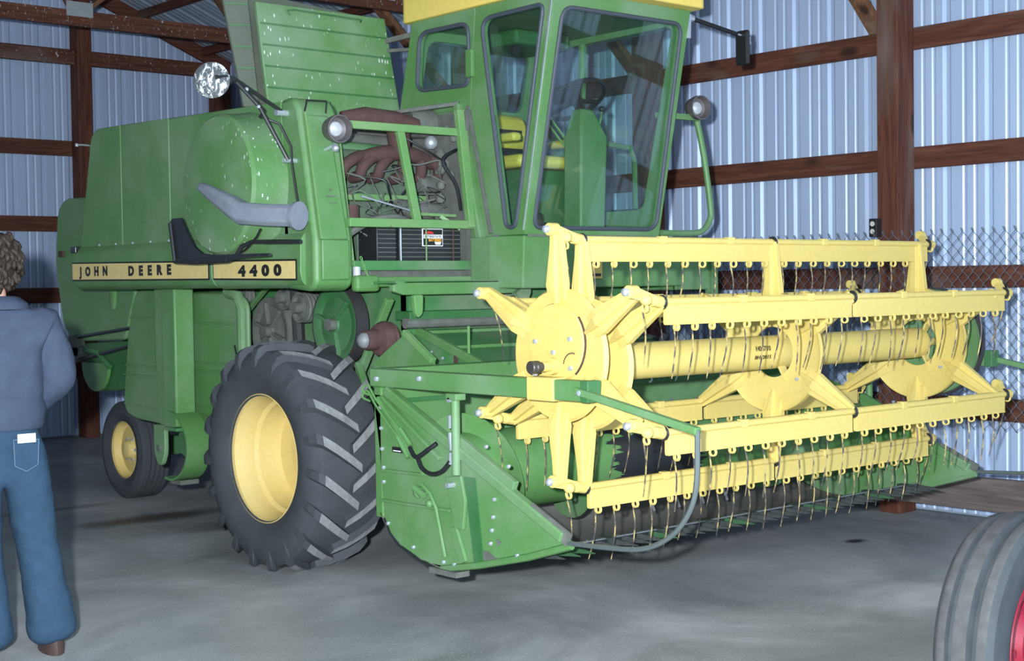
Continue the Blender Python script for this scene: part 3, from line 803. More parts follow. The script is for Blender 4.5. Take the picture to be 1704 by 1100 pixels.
for k in range(14):
    x0 = rnd.uniform(4.55, 5.2); z0 = rnd.uniform(1.75, 2.25)
    pts = [(x0, 6.78 - rnd.random() * .1, z0)]
    for q in range(5): pts.append((min(5.24, max(4.48, pts[-1][0] + rnd.uniform(-.05, .12))), 6.66 + rnd.random() * .16, max(1.68, pts[-1][2] + rnd.uniform(-.09, .06))))
    MB().tube(spline(pts, 4), rnd.choice((.0025, .004, .006)), 6).build('engine_hose' if k % 3 else 'engine_wire', rnd.choice(('hose_black', 'grime', 'engine_block', 'grime')), eng)
for k in range(5):
    x0 = 4.74 + k * .115
    MB().tube([(x0, 6.77, 2.18), (x0 - .01, 6.70, 2.10), (x0 + .03, 6.70, 2.03), (x0 + .05, 6.80, 1.96)], .004, 6).build('injector_line', 'grime', eng)
MB().tube(spline([(4.9, 6.72, 2.42), (5.05, 6.66, 2.33), (5.18, 6.66, 2.27), (5.24, 6.7, 2.25)]), .006, 6).build('control_cable', 'hose_black', eng)
MB().cyl((5.10, 6.80, 2.14), (5.24, 6.80, 2.14), .05, n=16).build('alternator', 'grime', eng, label='dark alternator')
for k, (x, y, z, rr_) in enumerate(((5.20, 6.70, 2.13, .028), (5.245, 6.66, 2.19, .024), (5.18, 6.68, 2.05, .03), (5.24, 6.62, 2.40, .03), (5.20, 6.64, 2.45, .02))):
    MB().sphere((x, y, z), rr_, 10).build('fuel_filter', 'grime', eng)
MB().prism(rounded([(6.83, 1.66), (7.05, 1.66), (7.05, 1.84), (6.9, 1.93), (6.83, 1.86)], .04), 'x', 4.70, 5.10).build('oil_pan', 'engine_block', eng, True, .01)
MB().tube(spline([(4.48, 6.70, 1.80), (4.62, 6.62, 1.90), (4.8, 6.60, 1.93), (4.98, 6.64, 1.88)]), .022, 8).build('coolant_hose', 'grime', eng)
MB().tube(spline([(5.24, 6.60, 2.33), (5.12, 6.58, 2.26), (5.20, 6.56, 2.12), (5.25, 6.58, 1.98)]), .010, 8).build('coolant_hose', 'hose_black', eng)
rnd2 = random.Random(9)
for k in range(10):
    x0 = rnd2.uniform(4.5, 5.2); pts = [(x0, 6.74, rnd2.uniform(1.95, 2.3))]
    for q_ in range(4): pts.append((min(5.24, max(4.48, pts[-1][0] + rnd2.uniform(-.06, .12))), rnd2.uniform(6.62, 6.76), max(1.7, pts[-1][2] + rnd2.uniform(-.10, .04))))
    MB().tube(spline(pts, 4), rnd2.choice((.003, .004, .005)), 6).build('engine_hose', rnd2.choice(('hose_black', 'grime', 'grime', 'engine_block')), eng)
for o_ in set(COL.objects) - _n0:
    if o_.parent is CB: o_.location.y -= .10; WLOC[o_.name].y -= .10
# bay frame
MB().box(4.41, 5.275, 6.385, 6.425, 1.870, 1.918).build('bay_frame_rail', 'green_frame', CB, False, .005)
MB().hexa([(4.43, 6.52, 2.412), (5.275, 6.455, 2.405), (5.275, 6.49, 2.405), (4.43, 6.555, 2.412), (4.43, 6.525, 2.457), (5.275, 6.465, 2.45), (5.275, 6.50, 2.45), (4.43, 6.56, 2.457)]).build('bay_frame_rail', 'green_frame', CB, False, .005)
MB().bar((4.845, 6.515, 2.42), (4.875, 6.405, 1.90), .05, .03, (0, -1, 0)).build('bay_frame_post', 'green_frame', CB, False, .004)
MB().bar((5.245, 6.475, 2.555), (5.255, 6.39, 1.875), .06, .04, (0, -1, 0)).build('bay_frame_post', 'green_frame', CB, False, .004)
MB().bar((4.465, 6.59, 2.45), (4.462, 6.455, 1.66), .03, .03, (0, -1, 0)).build('bay_frame_post', 'green_frame', CB, False, .004)
MB().box(4.46, 5.29, 6.43, 6.49, 1.635, 1.69).build('battery_tray', 'green_dusty', CB, False, .006)
MB().box(4.47, 5.29, 6.40, 6.43, 1.545, 1.60).build('bay_sill', 'green', CB, False, .006)
# batteries
def battery(x0, x1, y0, nm):
    b = MB().box(x0, x1, y0, y0 + .18, 1.69, 1.885).build('battery', 'battery_case', CB, True, .006, label=nm)
    for k in range(7):
        MB().box(x0 + .006, x1 - .006, y0 - .004, y0 + .001, 1.71 + k * .025, 1.714 + k * .025).build('case_ridge', 'grime', b, False)
    return b
battery(4.665, 4.80, 6.50, 'narrow black battery'); bt = battery(4.815, 5.255, 6.495, 'wide black battery with printed label')
MB().box(4.972, 5.118, 6.486, 6.492, 1.772, 1.872).build('label_border', 'white_print', bt, False)
MB().box(4.977, 5.113, 6.484, 6.488, 1.777, 1.867).build('label_field', 'decal_black', bt, False)
F = lambda x, z: basis((x, 6.4835, z), (1, 0, 0), (0, 0, 1))
MB().prism([(4.985, 1.842), (5.05, 1.842), (5.045, 1.852), (5.02, 1.858), (4.988, 1.85)], 'y', 6.483, 6.485).build('label_mark', 'red_print', bt, False)
MB().box(4.979, 5.111, 6.4832, 6.485, 1.816, 1.838).build('label_band', 'white_print', bt, False)
text('label_lettering', 'INTERSTATE', 'decal_black', bt, basis((4.985, 6.4828, 1.82), (1, 0, 0), (0, 0, 1)), .02, .12, .0004, .0003)
text('label_lettering', 'BATTERIES', 'orange_print', bt, F(5.015, 1.80), .02, .09, .0008, .0004)
MB().prism([(5.055, 1.797), (5.105, 1.797), (5.098, 1.781), (5.064, 1.781)], 'y', 6.483, 6.485).build('label_badge', 'white_print', bt, False)
for x, m in ((4.81, 'zinc'), (4.99, 'green_frame'), (5.185, 'manifold_rust')):
    MB().cyl((x, 6.475, 1.64), (x, 6.475, 1.88), .0045, n=6).build('hold_down_rod', m, bt)
MB().sphere((4.86, 6.60, 1.9), .02).tube([(4.86, 6.60, 1.9), (4.92, 6.62, 1.99), (4.95, 6.6, 1.9)], .006, 6).build('battery_cable', 'hose_black', bt)
# hanging chains either side of the tray
def chain(p0, p1, n, sag):
    for k in range(n):
        t = (k + .5) / n; p = Vector(p0).lerp(Vector(p1), t); p.z -= sag * math.sin(PI * t)
        d = (Vector(p1) - Vector(p0)).normalized(); mb = MB()
        u = d; w = Vector((0, -1, 0)) if k % 2 else d.cross(Vector((0, -1, 0))).normalized()
        mb.tube([p + u * .012 * math.cos(a) + w * .006 * math.sin(a) for a in (2 * PI * q / 10 for q in range(10))], .0026, 5, True)
        mb.build('chain_link', 'green_frame', CB)
chain((4.485, 6.40, 1.71), (4.55, 6.385, 1.555), 10, .01)
chain((5.28, 6.40, 1.72), (5.42, 6.18, 1.58), 13, .02)
MB().cyl((4.475, 6.425, 1.60), (4.475, 6.425, 1.655), .022, n=14).build('sight_cap', 'lamp_lens', CB)
# step channel below the bay
ch = MB().prism([(4.53, 1.555), (4.62, 1.575), (5.45, 1.575), (5.45, 1.50), (4.60, 1.50), (4.53, 1.52)], 'y', 6.17, 6.21).build('front_channel', 'green', CB, False, .005)
MB().box(4.55, 5.45, 6.17, 6.38, 1.562, 1.575).build('channel_lip', 'green_dusty', ch, False, .003)
MB().prism(rounded([(4.635, 1.50), (4.70, 1.50), (4.695, 1.40), (4.665, 1.375), (4.645, 1.40)], .015), 'y', 6.13, 6.16).build('channel_bracket', 'green_frame', ch, False, .004)
MB().prism([(5.36, 1.50), (5.47, 1.57), (5.47, 1.50), (5.44, 1.44), (5.40, 1.44)], 'y', 6.13, 6.17).build('channel_bracket', 'green_dusty', ch, False)
MB().box(4.44, 4.60, 6.38, 6.44, 1.52, 1.61).build('column_foot', 'green', CB, False, .02)
# raised ribbed engine cover and its side leaf
cv = MB().hexa([(4.395, 7.16, 2.58), (5.34, 7.16, 2.58), (5.34, 7.19, 2.58), (4.395, 7.19, 2.58), (4.385, 7.26, 3.20), (5.30, 7.26, 3.20), (5.30, 7.29, 3.20), (4.385, 7.29, 3.20)]).build('engine_cover', 'green_spattered', CB, True, .006, 'raised ribbed green engine cover with droppings')
for k in range(4):
    z = 2.70 + .125 * k; y = 7.16 + .10 * (z - 2.58) / .62
    MB().bar((4.40, y - .001, z), (5.325 - .02 * k * .5, y - .001, z), .008, .011).build('cover_crease', 'green_dark', cv, False, .003)
MB().tube([(4.60, 7.235, 3.14), (4.58, 7.235, 3.165), (4.63, 7.235, 3.175), (5.10, 7.225, 3.165), (5.09, 7.225, 3.15)], .005, 6).build('cover_handle', 'green_dark', cv)
MB().tube([(4.52, 7.14, 2.64), (4.8, 7.13, 2.635), (4.8, 7.13, 2.62)], .004, 6).build('cover_handle', 'green_dark', cv)
MB().hexa([(4.34, 7.34, 2.60), (4.42, 7.30, 2.60), (4.42, 7.32, 2.60), (4.34, 7.36, 2.60), (4.26, 7.44, 3.30), (4.40, 7.38, 3.30), (4.40, 7.40, 3.30), (4.26, 7.46, 3.30)]).hexa([(4.40, 7.36, 2.60), (5.36, 7.36, 2.60), (5.36, 7.38, 2.60), (4.40, 7.38, 2.60), (4.36, 7.44, 3.30), (5.20, 7.44, 3.24), (5.20, 7.46, 3.24), (4.36, 7.46, 3.30)]).build('engine_cover_leaf', 'cover_back', CB, True, .004, 'dusty rear leaf of the raised cover')
for k in range(5):
    z = 2.70 + .125 * k; t = (z - 2.6) / .7
    MB().bar((4.345 - .08 * t, 7.335 + .10 * t, z), (4.415 - .02 * t, 7.298 + .08 * t, z), .006, .010).build('leaf_crease', 'green_dark', CB, False)
MB().hexa([(4.43, 7.10, 2.555), (5.33, 7.10, 2.555), (5.33, 7.3, 2.555), (4.43, 7.3, 2.555), (4.43, 7.12, 2.585), (5.33, 7.12, 2.585), (5.33, 7.3, 2.585), (4.43, 7.3, 2.585)]).build('cover_hinge_rail', 'green', CB, False, .004)
MB().tube([(5.02, 6.95, 2.565), (5.28, 6.53, 2.605)], .009, 6).build('cover_strut', 'grime', CB)
MB().bar((5.27, 7.3, 3.05), (5.36, 7.05, 3.08), .02, .03).bar((5.27, 7.3, 3.0), (5.36, 7.05, 2.99), .02, .02).build('cover_link', 'grime', CB, False)
# ---- pulleys, belts and drive parts above the front tyre
def pulley(c, r, w, name, mat, spokes=0, ridge=3, label=None):
    prof = [(.0, 0), (r * .18, -.01), (r * .22, .0), (r * .72, .012), (r * .86, -.004), (r, -.006)]
    for g in range(ridge):
        a = w * g / ridge; prof += [(r, a + .003), (r * .93, a + w / ridge / 2), (r, a + w / ridge - .003)]
    prof += [(r, w), (0, w)]
    o = MB().lathe(prof, c, 'x', 36).build(name, mat, CB, True, label=label, angle=25)
    for k in range(spokes):
        a = 2 * PI * k / spokes + .3
        MB().bar((c[0] - .004, c[1] + r * .2 * math.cos(a), c[2] + r * .2 * math.sin(a)), (c[0] - .004, c[1] + r * .85 * math.cos(a), c[2] + r * .85 * math.sin(a)), .02, .03, (1, 0, 0)).build('spoke', mat, o, False, .004)
    MB().cyl((c[0] - .05, c[1], c[2]), (c[0] + .02, c[1], c[2]), .035, n=12).build('hub', 'grime', o)
    return o
p = pulley((4.6, 6.83, 1.335), .215, .07, 'drive_pulley', 'green_dark', 3, 2, 'large dark green drive pulley')
MB().lathe([(.212, -.004), (.228, -.004), (.228, .075), (.212, .075)], (4.6, 6.83, 1.335), 'x', 48).build('belt_band', 'belt', p)
pulley((4.72, 7.72, 1.28), .21, .05, 'separator_pulley', 'grime', 6, 2)
pulley((4.60, 7.19, 1.43), .09, .10, 'idler_pulley', 'grime', 0, 4)
pulley((4.66, 7.45, 1.49), .075, .06, 'idler_pulley', 'grime', 0, 2)
pulley((4.66, 7.95, 1.50), .06, .06, 'idler_pulley', 'grime', 0, 2)
MB().tube([(4.68, 7.36, 1.58), (4.68, 7.33, 1.2), (4.68, 7.34, .9)], .035, 8).build('drive_belt', 'belt', CB)
MB().bar((4.64, 7.60, 1.56), (4.64, 7.86, 1.40), .02, .035, (1, 0, 0)).build('tension_arm', 'green', CB, False, .004)
MB().cyl((4.72, 7.2, 1.22), (4.72, 7.22, 1.02), .03, n=10).build('red_tensioner', 'red_shaft', CB)
MB().lathe([(.0, -.08), (.05, -.078), (.055, -.06), (.055, .0), (.085, .01), (.10, .04), (.10, .06), (.09, .07), (.095, .09), (.06, .11), (.0, .11)], (4.55, 6.36, 1.26), 'x', 24).build('feeder_clutch', 'manifold_rust', CB, True, label='rusty ribbed feeder clutch')
MB().sphere((4.475, 6.36, 1.26), .045, 12).build('clutch_cap', 'pulley_grey', CB)
MB().bar((4.6, 6.30, 1.48), (4.62, 6.62, 1.06), .03, .05, (1, 0, 0)).bar((4.58, 6.58, 1.12), (4.52, 6.42, 1.0), .03, .04, (1, 0, 0)).build('feeder_lift_arm', 'green', CB, False, .005)
MB().box(4.80, 4.84, 6.4, 8.6, .8, 1.56).build('drive_side_wall', 'green_dusty', CB, False)
MB().box(4.80, 6.50, 6.42, 6.47, 1.30, 1.56).build('throat_panel', 'green_dusty', CB, False)
MB().box(4.72, 6.55, 6.28, 6.42, 1.36, 1.41).build('throat_cross_beam', 'green_dark', CB, False, .006)
MB().cyl((4.7, 6.30, 1.345), (6.6, 6.30, 1.345), .03, n=10).build('throat_shaft', 'grime', CB)
# ---- feeder house
fh = MB().hexa([(4.86, 5.74, .55), (6.44, 5.74, .55), (6.44, 6.7, .75), (4.86, 6.7, .75), (4.86, 5.74, 1.09), (6.44, 5.74, 1.09), (6.44, 6.7, 1.39), (4.86, 6.7, 1.39)]).build('feeder_house', 'green_dusty', CB, False, .01, 'sloping green feeder house')
for t in (.12, .38, .64, .88):
    y = 5.74 + .96 * t; z = 1.09 + .30 * t
    MB().bar((4.87, y, z + .008), (6.43, y, z + .008), .03, .02, (0, 0, 1)).build('feeder_rib', 'green', fh, False, .005)
MB().bar((4.855, 5.76, 1.10), (4.855, 6.55, 1.35), .03, .05).build('feeder_edge', 'green', fh, False, .006)
for k in range(7): MB().sphere((4.838, 5.85 + .1 * k, 1.06 + .031 * k), .010, 8).build('feeder_bolt', 'zinc', fh)
MB().box(4.835, 4.85, 6.03, 6.05, .95, 1.17).build('feeder_rod', 'manifold_rust', fh, False)
fs = MB().prism([(5.80, 1.10), (5.80, 1.17), (6.03, 1.30), (6.32, 1.14), (6.30, 1.0), (5.80, 1.0)], 'x', 4.50, 4.515).build('feeder_side_plate', 'green', CB, False)
MB().bar((4.495, 5.79, 1.165), (4.495, 6.03, 1.31), .03, .035, (1, 0, 0)).build('plate_flange', 'green_frame', fs, False, .004)
MB().tube([(4.86, 5.95, 1.18), (4.86, 5.95, 1.33)], .008, 6).build('feeder_pin', 'green_frame', fh)
# ================================================================= cab
CX0, CX1 = 5.30, 6.375
fy = lambda z: 5.985 - (z - 1.82) * .207           # raked front
ry = lambda z: 7.124 - (z - 2.6) * .25
ROOFZ = 3.135
cb = MB().box(CX0, CX1 + .47, fy(1.82) + .005, 7.1, 1.765, 1.825).build('cab', 'green_dark', CB, False, .006, 'glazed operator cab')
sideP = lambda x0, s: (lambda u, v, w: (x0 + s * w, u, v))
frontP = lambda u, v, w: (u, fy(v) - .004 + w, v)
def ring_tube(loop, f, r, name, w=-.004):
    m = MB().tube([f(p[0], p[1], w) for p in loop], r, 8, True)
    return m.build(name, 'seal_rubber', cb, True)
def pane(loop, f, w, name='window_pane'):
    n = len(loop); mb = MB()
    mb.add([f(p[0], p[1], w) for p in loop] + [f(p[0], p[1], w + .005) for p in loop], [tuple(range(n)), tuple(range(n, 2 * n))[::-1]] + [(i, (i + 1) % n, n + (i + 1) % n, n + i) for i in range(n)])
    return mb.build(name, 'cab_glass', cb, False)
def window(outer, inner, rad, f, name, mat='green', th=.035):
    loop = rounded(inner, rad, 6); mb = MB(); plate_hole(mb, outer, loop, f, th)
    mb.build(name, mat, cb, False, .004); ring_tube(loop, f, .0125, 'window_seal'); pane(loop, f, th * .4)
f = sideP(CX0, 1)
door_o = [(fy(1.825), 1.825), (6.25, 1.825), (6.44, 2.56), (6.385, ROOFZ), (fy(ROOFZ), ROOFZ)]
door_i = [(6.055, 1.868), (6.135, 1.868), (6.33, 3.06), (5.80, 3.065)]
window(door_o, door_i, [.05, .05, .10, .05], f, 'door_frame')
window([(6.44, 2.56), (7.135, 2.58), (6.985, ROOFZ), (6.387, ROOFZ)], [(6.445, 2.70), (6.94, 2.72), (6.905, 3.06), (6.445, 3.055)], [.06, .07, .08, .07], f, 'side_window_frame')
MB().prism([(6.25, 1.825), (7.10, 1.825), (7.135, 2.58), (6.44, 2.56)], 'x', CX0 + .006, CX0 + .03).build('lower_side_panel', 'green', cb, False)
f = sideP(CX1, -1)
window([(fy(1.825), 1.825), (7.10, 1.825), (7.135, 2.58), (6.985, ROOFZ), (fy(ROOFZ), ROOFZ)], [(6.08, 1.99), (6.98, 1.99), (6.90, 3.05), (5.82, 3.06)], [.06, .07, .08, .07], f, 'far_door_frame')
MB().bar((CX1 - .02, 6.64, 1.99), (CX1 - .02, 6.60, 3.06), .03, .045, (1, 0, 0)).build('far_door_post', 'green', cb, False, .006)
# windshield
W0, W1 = CX0 - .002, CX1 + .002
ws_o = [(W0, 1.825), (W1, 1.825), (W1, ROOFZ), (W0, ROOFZ)]
ws_i = [(5.352, 1.862), (6.335, 1.866), (6.312, 3.052), (5.368, 3.048)]
window(ws_o, ws_i, [.06, .08, .07, .08], frontP, 'windshield_frame', th=.04)
# rear wall with window
rearP = lambda u, v, w: (u, 7.12 - (v - 2.6) * .25 - w, v)
window([(W0 + .03, 2.58), (W1 - .03, 2.58), (W1 - .03, ROOFZ), (W0 + .03, ROOFZ)], [(5.42, 2.66), (6.26, 2.66), (6.26, 3.04), (5.42, 3.04)], .08, rearP, 'rear_window_frame')
MB().box(W0 + .03, W1 - .03, 7.06, 7.1, 1.825, 2.58).build('rear_bulkhead', 'green_dark', cb, False)
# silver hinge line on the corner, drip rail, dirty sill
MB().bar((CX0 - .004, fy(1.85) + .012, 1.85), (CX0 - .004, fy(3.1) + .012, 3.1), .006, .010).build('corner_hinge', 'zinc', cb, False)
MB().bar((CX0 + .02, fy(1.82) - .005, 1.82), (CX1, fy(1.82) - .005, 1.82), .01, .012).build('sill_strip', 'grime', cb, False)
MB().bar((CX0 - .006, 6.27, 1.84), (CX0 - .006, 6.455, 2.58), .012, .022, (1, 0, 0)).build('door_edge_seal', 'grime', cb, False)
MB().bar((CX0 - .012, 6.33, 1.72), (CX0 - .012, 6.54, 2.60), .05, .05, (1, 0, 0)).build('bay_corner_post', 'green', cb, False, .01)
MB().bar((CX0 - .01, 6.20, 1.70), (CX0 - .01, 6.215, 1.83), .02, .05, (1, 0, 0)).build('door_hinge', 'grime', cb, False)
MB().box(CX0 - .03, CX0, 6.39, 6.45, 2.74, 2.9).build('door_hinge', 'green', cb, False, .008)
MB().bar((4.99, 6.93, 2.555), (5.285, 6.525, 2.60), .03, .02).build('bay_top_trim', 'grime', cb, False)
# roof
ro = rounded([(CX0 - .03, fy(ROOFZ) - .10), (CX1 + .035, fy(ROOFZ) - .10), (CX1 + .035, 7.06), (CX0 - .03, 7.06)], .05, 4)
mb = MB(); top = [(CX0 + (p[0] - CX0) * .96 + .02, 6.3 + (p[1] - 6.3) * .94) for p in ro]
mb.loft([[(p[0], p[1], ROOFZ) for p in ro], [(p[0], p[1], ROOFZ + .16) for p in ro], [(p[0], p[1], ROOFZ + .24) for p in top]])
mb.build('roof', 'yellow_roof', cb, True, .01, 'yellow cab roof')
MB().box(CX0 + .04, CX1 - .04, fy(ROOFZ) + .05, 6.95, ROOFZ - .045, ROOFZ - .005).build('headliner', 'green_dark', cb, False)
# interior
st = MB().box(5.55, 6.05, 6.30, 6.72, 2.235, 2.31).build('seat', 'seat_vinyl', cb, True, .03, 'yellow vinyl operator seat')
MB().hexa([(5.55, 6.70, 2.38), (6.05, 6.70, 2.38), (6.05, 6.78, 2.38), (5.55, 6.78, 2.38), (5.58, 6.78, 2.60), (6.02, 6.78, 2.60), (6.02, 6.85, 2.60), (5.58, 6.85, 2.60)]).build('seat_back', 'seat_vinyl', st, True, .035)
for x in (5.52, 6.08): MB().box(x - .035, x + .035, 6.28, 6.62, 2.38, 2.43).build('armrest', 'seat_vinyl', st, True, .02)
MB().box(5.62, 5.98, 6.36, 6.68, 1.83, 2.23).build('seat_box', 'green_dark', st, False, .02)
MB().box(5.66, 5.94, 6.72, 6.76, 2.2, 2.5).build('seat_bracket', 'hose_black', st, False)
MB().box(5.36, 5.42, 6.35, 6.45, 2.34, 2.385).build('door_latch', 'hose_black', cb, False)
sc = MB().loft([[(5.84, 6.10, 1.83), (6.04, 6.10, 1.83), (6.04, 6.25, 1.83), (5.84, 6.25, 1.83)], [(5.90, 6.15, 2.42), (6.12, 6.15, 2.42), (6.12, 6.30, 2.42), (5.90, 6.30, 2.42)], [(5.97, 6.22, 2.59), (6.07, 6.22, 2.59), (6.07, 6.30, 2.59), (5.97, 6.30, 2.59)]]).build('steering_column', 'green', cb, True, .012, 'green steering column')
MB().cyl((6.02, 6.25, 2.55), (6.02, 6.31, 2.64), .03, n=10).build('steering_shaft', 'hose_black', sc)
swm = MB().torus((0, 0, 0), .19, .014, 'z', 32, 8)
for k in range(3): swm.bar((0, 0, -.01), (.185 * math.cos(2.1 * k), .19 * math.sin(2.1 * k), 0), .03, .012)
swm.cyl((0, 0, -.02), (0, 0, .01), .04)
swm.xf(Matrix.Translation((6.02, 6.32, 2.655)) @ Matrix.Rotation(R(-32), 4, 'X')).build('steering_wheel', 'hose_black', sc)
for x0, x1, m in ((5.78, 5.66, 'red_print'), (5.83, 5.72, 'hose_black'), (6.16, 6.22, 'hose_black')):
    lv = MB().tube([(x0 + .15 if x0 < 6 else x0, 6.30, 2.35 if x0 < 6 else 2.3), (x1, 6.30, 2.60)], .007, 6).build('control_lever', 'green_frame', cb)
    MB().sphere((x1, 6.30, 2.61), .020, 10).build('lever_knob', m, lv)
MB().tube([(6.42, 6.62, 2.40), (6.56, 6.60, 2.44), (6.72, 6.55, 2.42), (6.76, 6.55, 2.34), (6.77, 6.55, 1.56)], .018, 8).build('inner_grab_rail', 'green', cb)
MB().box(5.40, 5.62, 6.08, 6.2, 1.83, 1.9).box(5.45, 5.5, 6.05, 6.1, 1.86, 1.95).build('foot_pedals', 'hose_black', cb, False, .01)
MB().box(5.42, 5.85, 6.75, 7.04, 1.83, 2.30).build('cab_console', 'hose_black', cb, False, .02)
MB().box(5.75, 6.2, 6.55, 7.0, 3.0, 3.09).build('cab_heater', 'green_dark', cb, False, .02)
MB().cyl((5.36, 6.10, 2.86), (5.36, 6.13, 2.86), .03, n=12).build('cab_fan_knob', 'hose_black', cb)
# front apron under the windshield
ap = MB().hexa([(5.29, 5.998, 1.525), (6.60, 5.998, 1.525), (6.60, 6.30, 1.525), (5.29, 6.30, 1.525), (5.29, 5.983, 1.82), (6.60, 5.983, 1.82), (6.60, 6.3, 1.82), (5.29, 6.3, 1.82)]).build('cab_apron', 'green', cb, False, .01)
MB().box(6.60, 6.95, 6.06, 7.05, 1.50, 1.56).box(6.60, 6.95, 6.05, 6.08, 1.50, 1.70).build('side_platform', 'green', cb, False, .006)
MB().box(6.90, 6.96, 6.02, 6.08, 1.30, 1.72).build('platform_post', 'green', cb, False, .006)
MB().hexa([(5.25, 6.235, 1.53), (5.29, 6.01, 1.53), (5.29, 6.4, 1.53), (5.25, 6.4, 1.53), (5.25, 6.225, 1.82), (5.29, 5.995, 1.82), (5.29, 6.4, 1.82), (5.25, 6.4, 1.82)]).build('apron_corner', 'green', cb, False, .006)
MB().box(5.785, 5.895, 5.980, 5.990, 1.575, 1.70).build('warning_plate', 'yellow', cb, False, .003, label='yellow warning plate')
MB().prism([(5.795, 1.665), (5.825, 1.692), (5.875, 1.675), (5.86, 1.645), (5.825, 1.65)], 'y', 5.976, 5.981).prism([(5.80, 1.59), (5.88, 1.59), (5.88, 1.605), (5.80, 1.605)], 'y', 5.976, 5.981).build('warning_print', 'decal_black', cb, False)
# outside grab rail with lamp, second mirror
MB().tube(spline([(6.40, 5.98, 1.847), (6.66, 5.98, 1.848), (6.77, 5.98, 1.865), (6.84, 5.98, 1.935), (6.845, 5.98, 2.02), (6.79, 5.98, 2.32), (6.72, 5.98, 2.56), (6.69, 5.98, 2.60)], 4), .019, 10).build('grab_rail', 'green', cb)
MB().bar((6.35, 5.96, 2.55), (6.72, 5.96, 2.555), .03, .035).build('rail_bracket', 'green', cb, False)
l2 = work_lamp((6.68, 5.93, 2.612), cb, (-.15, -1, 0))
mm = MB().box(6.83, 6.86, 5.66, 5.76, 2.86, 3.07).build('side_mirror', 'hose_black', cb, False, .015, 'narrow black side mirror')
MB().tube([(6.42, 5.74, 3.10), (6.80, 5.72, 3.045)], .014, 8).build('mirror_arm', 'hose_black', mm)
MB().tube([(6.36, 5.74, 3.105), (6.43, 5.74, 3.10)], .02, 8).tube([(6.78, 5.72, 3.048), (6.90, 5.70, 3.03), (6.90, 5.70, 2.99)], .006, 6).build('mirror_stay', 'zinc', mm)
MB().bar((6.385, 5.735, 2.98), (6.385, 5.73, 3.12), .02, .02).build('mirror_hinge', 'zinc', mm, False)
# ================================================================= header platform
HX0, HX1 = 4.10, 7.20
mirror_x = lambda x: 2 * XC - x
hb = MB()
hb.box(HX0, HX1, 5.70, 5.76, .42, 1.06)
hb.box(HX0, HX1, 5.66, 5.76, 1.06, 1.15)
hd = hb.build('header_platform', 'green', CB, False, .008, 'ten-foot grain header')
pan = [(5.72, .45), (5.66, .37), (5.53, .29), (5.36, .25), (5.2, .25), (4.95, .31), (4.73, .362)]
pl = [(y, z - .012) for y, z in pan]
MB().prism(pan + pl[::-1], 'x', HX0, HX1).build('header_pan', 'pan_chaff', hd, True)
MB().prism([(4.85, .345), (4.73, .372), (4.695, .374), (4.695, .345), (4.85, .318)], 'x', HX0 + .04, HX1 - .04).build('cutter_bar', 'worn_black', hd, False)
MB().box(HX0 + .1, HX1 - .1, 5.655, 5.665, .98, 1.00).box(HX0 + .1, HX1 - .1, 5.655, 5.665, .80, .815).build('back_ribs', 'green_dark', hd, False)
